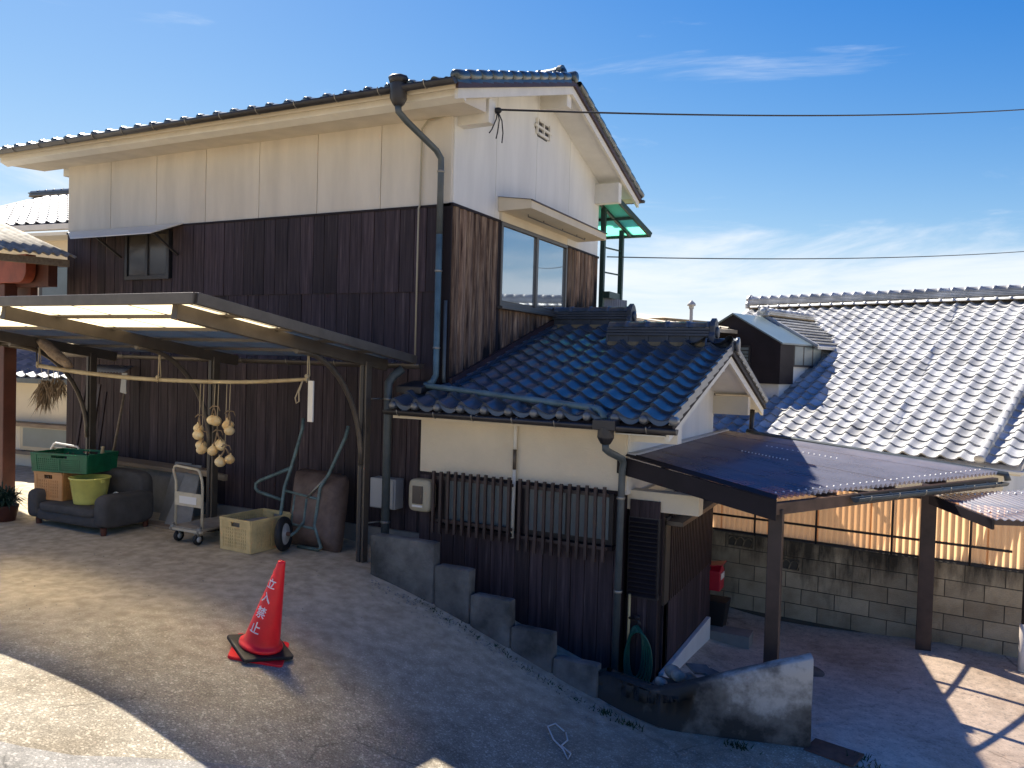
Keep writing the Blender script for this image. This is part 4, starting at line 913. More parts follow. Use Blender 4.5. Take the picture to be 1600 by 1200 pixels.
q=MB().tube([(0.0,0,-.20),(.10,-.03,-.20),(.12,-.04,-.24)],.014,8); q.lathe([(.001,.03),(.03,.03),(.032,.02),(.02,0)],(.09,-.03,-.19),(0,0,1),8); q.build('tap_body','black_iron',tp)
mb_=thing('mailbox','red mailbox with pale flap on the slatted porch wall','mailbox',(2.46,2.06,-.30))
MB().prism([(-.08,-.12,-.13),(-.08,.12,-.13),(-.08,.12,.10),(-.08,.0,.16),(-.08,-.12,.10)],(.20,0,0)).build('body','mail_red',mb_,bevel=.01); MB().box((.122,-.08,.0),(.130,.08,.07)).build('flap','white_paint',mb_)
MB().bar((-.09,0,.14),(.14,0,.18),.26,.012).build('lid','mail_red',mb_)
bb_=thing('black_planter','black tapered tub on the ground under the red mailbox','tub',(2.66,1.88,-.80))
MB().hexa([(-.10,-.10,-.05),(.10,-.10,-.05),(.10,.10,-.05),(-.10,.10,-.05),(-.15,-.15,.33),(.15,-.15,.33),(.15,.15,.33),(-.15,.15,.33)]).build('tub_body','rubber',bb_,bevel=.01)
bb_.location=(2.50,2.14,-.90)
# manhole, plate, string, weeds
mh=MB().lathe([(.001,.012),(.24,.012),(.245,.008),(.25,0)],(0,0,0),(0,0,1),28); o=mh.build('manhole_cover','concrete_dark'); o.location=(3.55,1.35,gz(3.55,1.35)+.006); tag(o,'dark round concrete manhole cover set in the yard slab','manhole cover')
o=MB().box((-.19,-.13,0),(.19,.13,.012)).build('rusty_plate','rust_plate',bevel=.004); o.location=(4.05,-.72,gz(4.05,-.72)+.006); o.rotation_euler=(0,0,-.25); tag(o,'rusty square plate lying flat at the foot of the retaining wall','metal plate')
sp=[(2.22,-1.78),(2.12,-1.72),(2.10,-1.82),(2.22,-1.98),(2.33,-2.06),(2.42,-2.18),(2.40,-2.08),(2.30,-2.02),(2.30,-1.90),(2.24,-1.79)]
o=MB().tube([(x,y,gz(x,y)+.012) for x,y in sp],.006,6).build('string_loop','string_white'); tag(o,'thin white string dropped in a loop on the dark asphalt','string')
def weeds(name,pts,label,n=40,h=.05):
    b=MB()
    for (x,y) in pts:
        for k in range(n):
            a=random.uniform(0,6.28); r_=random.gauss(0,.05); px_=x+r_*math.cos(a)*1.6; py_=y+r_*math.sin(a); z0=gz(px_,py_); hh=h*random.uniform(.4,1.2); dx,dy=random.uniform(-.03,.03),random.uniform(-.03,.03); w_=.006
            b.add([(px_-w_,py_,z0),(px_+w_,py_,z0),(px_+dx,py_+dy,z0+hh)],[(0,1,2)])
    o=b.build(name,'moss'); o['kind']='stuff'; o['label']=label; return o
weeds('weeds',[(.35+.17*k,-.97-.012*k+random.uniform(-.03,.03)) for k in range(11)],'low green moss and weeds along the foot of the stepped wall',20,.022)
weeds('weed_tufts',[(4.35,-.85),(4.25,-.70),(4.62,-1.1),(4.95,-1.2),(3.4,-1.05),(2.3,-1.12),(2.55,-1.2)],'small grass tufts growing in cracks of the paving',45,.045)

# ------------------------------------------------------------------ neighbouring house with silver tiles
nb=thing('tiled_house','neighbouring house with large silver grey tiled roof and dark dormer','house',(4.729,6.178,.931),-math.atan2(.327,.945))
NSL=.482; NTH=math.atan(NSL); NL0,NL1,NRY=-6.4,1.22,5.84
nroof=MB().hexa([(NL0,.03,-.09),(NL1,.03,-.09),(NL1,NRY,NSL*NRY-.09),(NL0,NRY,NSL*NRY-.09),(NL0,.03,-.03),(NL1,.03,-.03),(NL1,NRY,NSL*NRY-.03),(NL0,NRY,NSL*NRY-.03)])
nroof.hexa([(NL0,NRY,NSL*NRY-.09),(NL1,NRY,NSL*NRY-.09),(NL1,2*NRY,-.09),(NL0,2*NRY,-.09),(NL0,NRY,NSL*NRY-.03),(NL1,NRY,NSL*NRY-.03),(NL1,2*NRY,-.03),(NL0,2*NRY,-.03)])
nroof=nroof.build('roof','tile_silver',nb)
MB().box((NL0+.5,.75,-2.2),(NL1-.4,2*NRY-.7,.24)).build('wall','plaster_white',nb)
MB().prism([(NL1-.42,.75,.2),(NL1-.42,2*NRY-.7,.2),(NL1-.42,NRY,2.6)],(-.1,0,0)).build('gable_wall','plaster_white',nb)
MB().box((NL0+.1,.20,-.19),(NL1-.05,.75,-.13)).build('eave_soffit','white_paint',nb)
MB().box((NL0+.1,.06,-.17),(NL1-.02,.10,-.06)).build('eave_board','white_paint',nb)
gutter(nb,(NL0,-.05,-.07),(NL1+.05,-.05,-.09),.05,m='pvc_white',hooks=.9)
tn=tile_mesh('tile','tile_silver',l=.235,h=1.25,th=.022); vv=[v.co.copy() for v in tn.vertices]; ff=[tuple(p.vertices) for p in tn.polygons]; ss=[p.use_smooth for p in tn.polygons]
cy_=.235*math.cos(NTH); ncol=int((NL1-NL0)/TW); nrow=int(NRY/cy_)
# dormer footprint (kept free of tiles): x -5.2..-3.13
cand=[]
for j in range(nrow):
    yy=cy_*j-.02
    for i in range(ncol):
        x=NL1-TW*(i+1); cand.append((j,i,x,yy))
def keep(x,yy):
    if -5.15<x+TW/2<-3.2 and 1.45<yy<4.2: return False
    return True
cand=[c for c in cand if keep(c[2],c[3])]
def camdist(c):
    p=nb.matrix_basis if False else None
    wx=4.729+.945*c[2]+.327*c[3]; wy=6.178-.327*c[2]+.945*c[3]; return math.hypot(wx-4.5,wy+7.35)
vis=[c for c in cand if c[2]>-3.9-.0*c[3] or c[3]>3.5]
vis.sort(key=camdist); near=set((c[0],c[1]) for c in vis[:285])
stuff=MB()
for (j,i,x,yy) in cand:
    m_=slope_mtx(x+rg.uniform(-.004,.004),yy+rg.uniform(-.005,.005),NSL*yy-.03+rg.uniform(-.003,.004),NTH+rg.uniform(-.012,.012))
    if (j,i) in near: inst('tile',tn,nroof,m_)
    else: add_copy(stuff,m_)
o=stuff.build('roof_tiles','tile_silver',nroof); o['kind']='stuff'
# round roll column near the right verge
roll=MB().lathe([(.001,-.01),(.062,-.01),(.075,.0),(.075,.035),(.066,.04),(.066,.26)],(0,0,.06),(0,1,0),14).mesh('verge_roll','tile_silver')
for j in range(nrow): inst('verge_roll',roll,nroof,slope_mtx(NL1-TW*2+.02,cy_*j-.05,NSL*(cy_*j-.05)-.005,NTH))
ridge_stack(nroof,(NL1+.1,NRY,NSL*NRY-.03),(NL0+.1,NRY,NSL*NRY-.03),'tile_silver',w=.30,layers=4,base=.10,cap_r=.085,seg=.265,nub=False)
# second line of half-round tiles along the foot of the ridge
rm=MB(); 
P=[]
for (xx,rr) in ((0,.052),(.20,.052),(.20,.064),(.262,.064),(.263,.04)): P.append([(xx,rr*math.cos(math.pi*k/8),rr*math.sin(math.pi*k/8)) for k in range(9)])
rm=rm.grid(P).mesh('ridge_foot_tile','tile_silver')
for i in range(ncol): inst('ridge_foot_tile',rm,nroof,Matrix.Translation((NL1-TW*(i+1),NRY-.20,NSL*NRY-.02)))
# dormer
dm=thing('dormer','dark clad dormer with shuttered window and glazed side on the silver tiled roof','dormer',(4.729,6.178,.931),-math.atan2(.327,.945))
dx0,dx1,dxm,dy=-5.17,-3.13,-4.15,1.35
MB().prism([(dx0,dy,.96),(dx1,dy,.96),(dx1,dy,1.76),(dxm,dy,2.31),(dx0,dy,1.76)],(0,.55,0)).build('dark_front','fascia',dm,bevel=.006)
MB().box((dx0+.08,dy+.10,.2),(dx1-.06,3.6,1.40)).build('side_wall','plaster_white',dm)
wn=MB().box((dx1-1.18,dy-.02,1.08),(dx1-.62,dy+.02,1.70)).build('window','metal_dark',dm)
for k in range(8): MB().box((dx1-1.14,dy-.035,1.115+.07*k),(dx1-.66,dy-.021,1.165+.07*k)).build('shutter_slat','frosted',wn)
sw=MB().box((dx1-.05,dy+.55,1.30),(dx1+.0,dy+1.75,1.74)).build('side_window','metal_dark',dm)
for k in range(3): MB().box((dx1+.001,dy+.58+.39*k,1.34),(dx1+.006,dy+.92+.39*k,1.70)).build('pane','frosted',sw)
for sgn in (1,-1):
    xe=dx1+.06 if sgn>0 else dx0-.06
    p=[V((dxm,dy-.05,2.34)),V((xe,dy-.05,1.75)),V((xe,dy+1.25,1.75)),V((dxm,dy+1.25,2.34))]
    if sgn<0: p=p[::-1]
    MB().hexa([a-V((0,0,.03)) for a in p]+p).build('glazed_roof','frosted',dm)
    p=[V((dxm,dy+1.26,2.36)),V((xe+.08*sgn,dy+1.26,1.72)),V((xe+.08*sgn,3.75,1.72)),V((dxm,4.9,2.36))]
    if sgn<0: p=p[::-1]
    MB().hexa([a-V((0,0,.05)) for a in p]+p).build('tiled_roof','tile_silver',dm)
    for k in range(9):
        f=k/9; q=lerp((dxm,dy+1.27,2.38),(xe+.08*sgn,dy+1.27,1.74),f)
        MB().bar(q,q+V((0,2.3-.0,0)),.06,.03).build('roof_rib','tile_silver',dm)
    MB().bar((dxm,dy+1.24,2.37),(xe+.1*sgn,dy+1.24,1.73),.06,.05).build('verge','tile_silver',dm)
ridge_stack(dm,(dxm,4.7,2.36),(dxm,dy+1.2,2.36),'tile_silver',w=.2,layers=1,base=.07,nub=False,cap_r=.07)
MB().prism([(dx1+.002,dy+.1,.30),(dx1+.002,3.3,1.36),(dx1+.002,3.3,1.52),(dx1+.002,dy+.1,.55)],(.16,0,0)).build('valley_flashing','tile_pale',dm)
# distant roof and vent pipe behind the annex
fr_=thing('far_house','pale brown tiled roof with tan wall far behind the annex ridge','house',(-.76,8.0,3.48),-.45)
MB().hexa([(-3,.0,-.02),(1.55,.0,-.62),(1.55,2.4,-.62),(-3,2.4,-.02),(-3,0,.05),(1.55,0,-.55),(1.55,2.4,-.55),(-3,2.4,.05)]).build('roof','sky_roof',fr_)
MB().box((-3,.35,-4),(.75,2.2,-.35)).build('wall','mortar_tan',fr_)
rbm=MB().lathe([(.035,0),(.035,4.5)],(0,0,0),(1,0,-.132),6).mesh('roof_rib','sky_roof')
for k in range(9): inst('roof_rib',rbm,fr_,Matrix.Translation((-3,.15+.26*k,.06)))
MB().bar((-3,-.02,-.03),(1.55,-.02,-.63),.05,.07).build('eave_board','white_paint',fr_)
ch=thing('vent_pipe','slim grey vent pipe with conical cap standing behind the annex roof','vent pipe',(.46,8.55,2.2))
q=MB().lathe([(.035,0),(.035,1.18)],(0,0,0),(0,0,1),10); q.build('pipe','grey_box',ch); MB().lathe([(.05,1.14),(.05,1.20),(.085,1.20),(.085,1.24),(.001,1.32)],(0,0,0),(0,0,1),10).build('cap','grey_box',ch)

# ------------------------------------------------------------------ left side neighbours
nl=thing('left_house','cream house with pale blue tiled roofs beyond the dark boarded house','house',(-10.4,2.6,0),R(6))
MB().box((-4,0,-.5),(2.6,5,4.35)).build('wall','plaster_cream',nl)
def small_roof(parent,x0,x1,y0,z0,run,sl,m,off,cols=None,name='roof'):
    th=math.atan(sl); b=MB().hexa([(x0,y0,z0-.1),(x1,y0,z0-.1),(x1,y0+run,z0+sl*run-.1),(x0,y0+run,z0+sl*run-.1),(x0,y0,z0-.03),(x1,y0,z0-.03),(x1,y0+run,z0+sl*run-.03),(x0,y0+run,z0+sl*run-.03)]).build(name,m,parent)
    tm=tile_mesh('tile',m,l=.24)
    nr=int(run/(.24*math.cos(th))); nc_=int((x1-x0)/TW)
    for j in range(nr):
        for i in range(nc_):
            yy=y0+.24*math.cos(th)*j-.02
            if i>=nc_-off: inst('tile',tm,b,slope_mtx(x1-TW*(i*-1+nc_) ,yy,z0+sl*(yy-y0)-.03,th))
    return b
r1=small_roof(nl,-4.2,1.3,-.55,4.55,3.2,.42,'tile_pale',18,name='upper_roof')
ridge_stack(r1,(-4.2,2.6,5.86),(1.3,2.6,5.86),'tile_blue',w=.2,layers=1,base=.07,nub=False,cap_r=.06,endcap=False)
MB().box((-4.2,-.62,4.40),(3.0,-.50,4.50)).build('gutter','white_paint',nl)
MB().box((-4,-.55,4.30),(2.8,0,4.36)).build('eave_soffit','white_paint',nl)
wl=MB().box((-.6,-.04,2.9),(1.4,.0,3.85)).build('window','metal_dark',nl); MB().box((-.5,-.05,2.98),(.42,-.041,3.77)).build('pane','frosted',wl); MB().box((.48,-.05,2.98),(1.32,-.041,3.77)).build('pane','frosted',wl)
MB().box((-4,-1.5,-.5),(2.45,0,1.62)).build('lower_wall','plaster_cream',nl)
r2=small_roof(nl,-4.2,2.62,-1.95,1.72,2.0,.40,'tile_pale',9,name='lower_roof')
MB().box((-4.1,-2.0,1.60),(2.6,-1.90,1.68)).build('gutter','pipe_grey',nl)
wb=MB().box((.9,-1.56,.42),(2.2,-1.50,.86)).build('window','steel',nl); MB().box((.98,-1.57,.48),(2.12,-1.561,.80)).build('pane','frosted',wb)
MB().box((.7,-1.75,.84),(2.5,-1.5,.90)).build('window_hood','wood_plank',wb); MB().box((.7,-1.62,.34),(2.4,-1.5,.40)).build('sill','wood_plank',wb)
# open shed with red steel frame and corrugated slate roof
sh=thing('open_shed','open shed corner with red steel beam, brown pillar and corrugated slate roof','shed',(0,0,0))
MB().box((-6.90,-.70,.05),(-6.72,-.52,3.05)).build('pillar','pillar_brown',sh,bevel=.01)
poly=[(-8.4,-.72,3.06),(-6.38,-.72,3.06)]+[(-6.38+.16*math.sin(a),-.72,3.22-.16*math.cos(a)) for a in [math.pi/2*k/6 for k in range(1,7)]]+[(-6.22,-.72,3.44),(-8.4,-.72,3.44)]
MB().prism(poly,(0,.14,0)).build('beam','red_steel',sh,bevel=.006)
MB().box((-8.4,-.55,3.02),(-6.0,-.42,3.40)).build('inner_beam','pillar_brown',sh)
MB().box((-8.4,-.40,2.85),(-6.62,-.30,3.06)).build('cross_beam','pillar_brown',sh)
P=[]
for k in range(151):
    s_=k/150; e=lerp((-5.25,-2.9,3.30),(-5.45,-.52,3.40),s_); u=lerp((-8.9,-2.2,3.98),(-8.9,.55,4.22),s_)
    z=.020*math.cos(k*2*math.pi/8); P.append([e+V((0,0,z)),lerp(e,u,.5)+V((0,0,z)),u+V((0,0,z))])
MB().grid(P).build('slate_roof','slate',sh,solid=.010)
MB().bar((-5.40,-2.9,3.22),(-5.58,-.55,3.31),.05,.09).build('eave_board','wood_plank',sh)

# ------------------------------------------------------------------ overhead wires
def wire(name,a,b,sag,r,label,n=24):
    a=V(a); b=V(b); o=MB().tube([lerp(a,b,k/n)-V((0,0,sag*4*(k/n)*(1-k/n))) for k in range(n+1)],r,6).build(name,'cable'); tag(o,label,'cable'); return o
wire('service_cable',(.47,.20,4.845),(7.2,13.2,7.95),.12,.011,'thin black service cable running from the upper gable beam into the sky')
wire('phone_cable',(.13,4.5,3.86),(7.8,18.2,5.6),.12,.009,'thin black cable leaving the rear balcony post low across the sky')
an=thing('cable_anchor','black cable clamp with dangling wire ends on white gable beam','cable clamp',(.43,.2,4.84))
q=MB().ball((0,0,0),.035,1.5,1,1,8,5); q.build('clamp','cable',an)
for k,(dx,dy_) in enumerate(((-.02,-.10),(.0,.02),(.03,.10))): MB().tube([(0,0,0),(dx*.5+.02,dy_*.4,-.10),(dx,dy_*.8,-.22),(dx-.02,dy_,-.26-.03*k)],.007,5).build('wire_end','cable',an)

# ------------------------------------------------------------------ things under the carport
def crate(name,label,m,w_,d_,h_,loc,rz,nx_=6,nz_=3,solid_bot=.35,taper=.96,inner=None,cat='crate'):
    t=thing(name,label,cat,loc,R(rz))
    def side(A0,B0,hand):
        # A0,B0 : (x,y) ends at the top; bottom shrinks by taper
        b=MB(); a=V((*A0,0)); c=V((*B0,0)); d=(c-a); L=d.length; d.normalize(); nrm=V((d.y,-d.x,0))
        def P(u,z): 
            f=taper+(1-taper)*z/h_; q=lerp(a,c,u); return V((q.x*f,q.y*f,z))
        def pan(u0,u1,z0,z1,o=.004):
            p=[P(u0,z0)-nrm*o,P(u1,z0)-nrm*o,P(u1,z0)+nrm*o,P(u0,z0)+nrm*o,P(u0,z1)-nrm*o,P(u1,z1)-nrm*o,P(u1,z1)+nrm*o,P(u0,z1)+nrm*o]; b.hexa(p)
        pan(0,1,0,h_*.10,.007); pan(0,1,h_*.90,h_,.010)
        pan(0,.10,h_*.10,h_*.90,.008); pan(.90,1,h_*.10,h_*.90,.008)
        z0,z1=h_*.10,h_*(.72 if hand else .90)
        if hand:
            pan(.10,.36,z1,h_*.90); pan(.64,.90,z1,h_*.90); pan(.36,.64,z1,h_*.76); 
        nb_=max(4,int(L/.035))
        for k in range(nb_): u=.10+.80*(k+.5)/nb_; pan(u-.009/L*1.2,u+.009/L*1.2,z0,z1)
        for k in range(1,nz_*2): zz=z0+(z1-z0)*k/(nz_*2); pan(.10,.90,zz-.005,zz+.005,.0035)
        pan(.485,.515,z0,z1,.008)
        b.build('side_panel',m,t)
    x,y=w_/2,d_/2
    side((-x,-y),(x,-y),True); side((x,-y),(x,y),False); side((x,y),(-x,y),True); side((-x,y),(-x,-y),False)
    MB().box((-x*taper,-y*taper,.004),(x*taper,y*taper,.014)).build('floor',m,t)
    rim=MB()
    for (a,c) in (((-x,-y),(x,-y)),((x,-y),(x,y)),((x,y),(-x,y)),((-x,y),(-x,-y))): rim.bar((*a,h_-.008),(*c,h_-.008),.028,.02)
    rim.build('rim',m,t,bevel=.004)
    return t
PZ=.085
# sofa
sf=thing('sofa','low grey fabric two-seat sofa with rounded arms on short wooden legs','sofa',(-4.14,-1.20,PZ),R(2))
def soft(name,x0,x1,y0,y1,z0,z1,parent,m='sofa',e=.06,n=8,bulge=.02):
    def f(t): return math.copysign(abs(t)**.28,t)
    b=MB(); nu,nv=28,16; P=[]
    cx,cy,cz_=(x0+x1)/2,(y0+y1)/2,(z0+z1)/2; hx,hy,hz=(x1-x0)/2,(y1-y0)/2,(z1-z0)/2
    def sg(v,p): return math.copysign(abs(v)**p,v)
    for i in range(nv+1):
        ph=-math.pi/2+math.pi*i/nv; row=[]
        for j in range(nu+1):
            th=2*math.pi*j/nu; c1=sg(math.cos(ph),.38); q=V((cx+hx*c1*sg(math.cos(th),.32),cy+hy*c1*sg(math.sin(th),.32),cz_+hz*sg(math.sin(ph),.38)))
            q+=noise.noise_vector(q*5)*bulge*.35; row.append(q)
        P.append(row)
    return b.grid(P).build(name,m,parent)
soft('base',-.60,.60,-.34,.30,.07,.22,sf); soft('seat_cushion',-.50,.50,-.36,.22,.18,.30,sf); soft('backrest',-.58,.58,.20,.42,.12,.66,sf)
soft('arm',.46,.68,-.34,.34,.08,.45,sf); soft('arm',-.68,-.48,-.34,.34,.08,.43,sf)
for x_,y_ in ((-.55,-.26),(.58,-.28),(.58,.28),(-.55,.28)): MB().lathe([(.028,0),(.036,.09)],(x_,y_,0),(0,0,1),12).build('leg','wood_leg',sf)
crate('orange_crate','orange plastic slatted crate standing on the sofa seat under the green crate','plastic_orange',.44,.34,.33,(-4.60,-1.27,.385),8)
bk=thing('yellow_bucket','pale yellow plastic bucket on the sofa seat beside the orange crate','bucket',(-4.02,-1.30,.385))
MB().lathe([(.001,.004),(.165,.004),(.17,.02),(.212,.285),(.222,.29),(.226,.30),(.222,.31),(.208,.305),(.165,.02),(.001,.015)],(0,0,0),(0,0,1),32).build('bucket_body','plastic_yellow',bk)
q=MB(); 
for s_ in (-1,1): q.box((s_*.222-.012,-.018,.255),(s_*.222+.012,.018,.288))
q.build('handle_lug','plastic_yellow',bk)
gc=crate('green_crate','large green slatted crate of dark bottles resting on orange crate and yellow bucket','plastic_green',.78,.50,.22,(-4.44,-1.20,.725),14)
for k in range(7):
    o=MB().lathe([(.001,0),(.035,0),(.037,.10),(.02,.14),(.014,.17),(.001,.17)],(0,0,0),(0,0,1),10).build('glass_jar','black_iron'); o.location=(-4.62+.085*k+random.uniform(-.01,.01),-1.16+random.uniform(-.08,.08),.745); tag(o,'small dark jar standing inside the green crate','jar','dark jars in the green crate')
o=thing('wooden_handle','pale carved wooden handle sticking up out of the green crate','handle',(-4.20,-1.03,.74)); MB().lathe([(.02,0),(.022,.12),(.026,.17),(.018,.25),(.024,.27),(.001,.28)],(0,0,0),(.1,0,1),12).build('grip','bamboo',o)
wb_=thing('detergent_bottle','small white plastic bottle with looped handle lying on the sofa seat','bottle',(-3.78,-1.12,.42)); soft('bottle_body',-.09,.06,-.05,.05,-.035,.04,wb_,'pvc_white'); MB().tube([(-.02+.06*math.cos(a),.0,.03+.055*math.sin(a)) for a in [math.pi*k/8 for k in range(9)]],.012,8).build('handle','pvc_white',wb_)
# pot with dark feathery plant
pt=thing('potted_fern','dark feathery plant in brown pot beside the sofa arm','plant',(-5.12,-1.62,PZ))
MB().lathe([(.001,.0),(.11,0),(.15,.20),(.155,.21),(.14,.20),(.001,.17)],(0,0,0),(0,0,1),18).build('pot','pillar_brown',pt)
lf=MB(); rr=random.Random(5)
for k in range(260):
    a=rr.uniform(0,6.28); el_=rr.uniform(.05,1.2); L=rr.uniform(.18,.40); d=V((math.cos(a)*math.cos(el_),math.sin(a)*math.cos(el_),math.sin(el_))); p0=V((rr.uniform(-.05,.05),rr.uniform(-.05,.05),.2)); p1=p0+d*L*.6+V((0,0,.04)); p2=p0+d*L-V((0,0,.06*L/.3)); s_=d.cross(V((0,0,1)))
    if s_.length<.01: continue
    s_.normalize(); wd=.006
    lf.add([p0-s_*wd,p0+s_*wd,p1+s_*wd*1.3,p1-s_*wd*1.3,p2],[(0,1,2,3),(3,2,4)])
lf.build('foliage','leaf_dark',pt)
# white tube frame behind the crates, folded
tf=thing('folding_chair','folded chair with white tube frame leaning behind the green crate','chair',(-5.45,-.60,PZ))
MB().tube([(-.45,0,.0),(-.44,.05,.74),(-.40,.06,.80),(-.36,.06,.82),(.10,.06,.80),(.14,.06,.76),(.15,.02,.0)],.013,8).build('frame','pvc_white',tf); MB().box((-.40,.05,.45),(.12,.07,.76)).build('backrest','metal_dark',tf)
MB().bar((-.42,.02,.40),(.14,.02,.40),.03,.03).build('crossbar','pvc_white',tf)
# low shelf with plank along the wall
ls=thing('low_ledge','grey concrete ledge topped by a wooden plank along the boarded wall','ledge',(0,0,0))
MB().box((-6.2,-.30,-.05),(-3.55,-.07,.66)).build('ledge_body','grey_board',ls,bevel=.01); MB().hexa([(-6.2,-.40,.70),(-3.45,-.40,.665),(-3.45,-.10,.665),(-6.2,-.10,.70),(-6.2,-.40,.75),(-3.45,-.40,.715),(-3.45,-.10,.715),(-6.2,-.10,.75)]).build('plank_top','wood_plank',ls,bevel=.004)
lb=thing('leaning_panel','pale grey panel with wooden ledger leaning on the wall behind the hand truck','panel',(0,0,0))
MB().hexa([(-3.42,-.78,.085),(-3.02,-.74,.085),(-3.02,-.72,.085),(-3.42,-.76,.085),(-3.38,-.44,.80),(-3.20,-.42,.80),(-3.20,-.40,.80),(-3.38,-.42,.80)]).build('panel','grey_board',lb,bevel=.004)
MB().hexa([(-3.72,-.60,.085),(-3.44,-.56,.085),(-3.44,-.54,.085),(-3.72,-.58,.085),(-3.72,-.36,.80),(-3.44,-.36,.80),(-3.44,-.34,.80),(-3.72,-.34,.80)]).build('panel','grey_board',lb,bevel=.004)
MB().bar((-3.5,-.50,.77),(-2.72,-.48,.70),.05,.07).build('ledger','wood_plank',lb); MB().box((-3.75,-.86,.085),(-3.0,-.70,.12)).build('foot','wood_plank',lb)
# hoe with pale blade, small tin sheet
ho=thing('hoe','hoe with pale metal blade and wooden shaft standing against the dark wall','hoe',(-4.94,-.34,.715))
MB().tube([(0,0,0),(.0,.18,.92)],.016,8).build('shaft','wood_plank',ho); MB().prism([(-.07,.16,.90),(.05,.16,.88),(.045,.16,1.02),(.05,.17,1.16),(-.05,.17,1.16)],(0,.012,0)).build('blade','grey_box',ho)
ts=thing('tin_sheet','small corrugated tin sheet fixed above the hoe on the dark wall','tin sheet',(0,0,0))
P=[]
for k in range(49): P.append([V((-5.62+.0155*k,-.06,1.97+.006*math.cos(k*1.57))),V((-5.60+.0152*k,-.24,1.88+.006*math.cos(k*1.57)))])
MB().grid(P).build('sheet','tile_pale',ts,solid=.003)
for k,(x_,h_) in enumerate(((-5.75,1.15),(-5.45,1.0),(-5.30,.9))):
    o=MB().box((-.025,-.012,0),(.025,.012,h_)).build('timber_batten','dark_wood' if k!=1 else 'brown_paint',bevel=.002); o.location=(x_,-.30,.715); o.rotation_euler=(-.14,0,.05*k-.05); tag(o,['tallest dark batten leaning on the wall behind the green crate','brown painted batten leaning on the wall between two dark ones','shortest dark batten leaning on the wall next to the hoe'][k],'batten','battens leaning above the ledge')
# platform trolley
tr=thing('platform_trolley','cream platform trolley with folding tube handle and white label plate','trolley',(-2.53,-1.20,PZ))
MB().box((-.23,-.02,.145),(.23,.74,.175)).build('platform','deck',tr,bevel=.008); MB().box((-.24,-.035,.13),(.24,.0,.155)).build('platform_lip','cream_steel',tr,bevel=.005)
MB().tube([(-.20,.02,.13),(-.205,.02,.66),(-.235,.01,.78),(-.22,.01,.82),(-.19,.01,.835),(.14,.01,.815),(.17,.01,.79),(.20,.015,.70),(.205,.02,.62),(.205,.02,.12)],.0145,10).build('handle','cream_steel',tr)
hp_=MB().box((-.20,.005,.40),(.20,.025,.55)).build('handle_plate','cream_steel',tr,bevel=.004); MB().box((-.13,.001,.43),(.13,.0045,.51)).build('label_plate','pvc_white',hp_)
for s_ in (-1,1): MB().lathe([(.001,-.012),(.045,-.012),(.048,0),(.045,.012),(.001,.012)],(s_*.205,.0,.16),(1,0,0),16).build('hinge','steel',tr)
def caster(x_,y_):
    c=MB().lathe([(.030,-.018),(.058,-.018),(.062,-.012),(.062,.012),(.058,.018),(.030,.018)],(x_,y_,.062),(1,0,0),20).build('wheel','rubber',tr); MB().lathe([(.001,-.02),(.032,-.019),(.032,.019),(.001,.02)],(x_,y_,.062),(1,0,0),14).build('hub','wheel_white',c)
    MB().box((x_-.03,y_-.025,.10),(x_+.03,y_+.025,.146)).build('caster_fork','steel',tr)
for x_,y_ in ((-.16,.03),(.17,.0),(-.17,.64),(.17,.64)): caster(x_,y_)
cc=crate('cream_crate','cream plastic slatted crate on the ground beside the wheelbarrow','plastic_cream',.47,.60,.345,(-1.84,-.86,PZ-.01),-3,taper=.97)
soft('contents',-.18,.18,-.24,.24,.02,.29,cc,'grey_board')
# wheelbarrow tipped up against the wall
wbw=thing('wheelbarrow','upturned wheelbarrow with brown tray and green tube frame leaning on the wall','wheelbarrow',(0,0,0))
def sm(pts,r,name,m='barrow_tube'): return MB().tube(pts,r*1.2,8).build(name,m,wbw)
sm([(-1.66,-.36,1.46),(-1.655,-.38,1.34),(-1.70,-.49,.93),(-1.735,-.56,.70),(-1.705,-.66,.33),(-1.70,-.68,.24)],.016,'frame_tube')
sm([(-1.02,-.36,1.41),(-1.03,-.40,1.28),(-1.165,-.50,.88),(-1.235,-.55,.74),(-1.235,-.63,.33),(-1.10,-.68,.12),(-1.13,-.68,.095),(-1.42,-.68,.095)],.016,'frame_tube')
sm([(-1.70,-.49,.91),(-2.04,-.62,.75),(-2.085,-.64,.71),(-2.09,-.64,.66),(-2.05,-.64,.625),(-1.735,-.57,.545)],.016,'leg_loop')
sm([(-1.735,-.57,.66),(-1.24,-.57,.61)],.012,'crossbar'); sm([(-1.71,-.66,.33),(-1.235,-.64,.30)],.012,'crossbar')
sm([(-1.57,-.57,.62),(-1.55,-.64,.33)],.013,'frame_tube'); sm([(-1.40,-.57,.60),(-1.385,-.63,.36),(-1.38,-.76,.27),(-1.37,-.85,.25)],.014,'wheel_fork')
sm([(-1.55,-.64,.33),(-1.53,-.78,.27),(-1.52,-.88,.25)],.014,'wheel_fork')
sm([(-1.38,-.585,.62),(-1.18,-.52,.85)],.012,'stay','steel')
wl_=MB(); wc=V((-1.44,-.88,.262)); wax=V((.93,.33,.05)).normalized()
prof=[]
for k in range(13):
    a=math.pi*2*k/12; prof.append((.146+.040*math.cos(a),.040*math.sin(a)))
wl_.lathe(prof,wc,wax,28); wo=wl_.build('wheel','rubber',wbw); MB().lathe([(.001,-.012),(.05,-.012),(.055,-.022),(.112,-.022),(.122,-.02),(.122,.02),(.112,.022),(.055,.022),(.05,.03),(.001,.032)],wc,wax,24).build('rim','wheel_white',wo)
MB().lathe([(.02,-.05),(.02,.07),(.001,.07)],wc,wax,10).build('hub','rust_plate',wo)
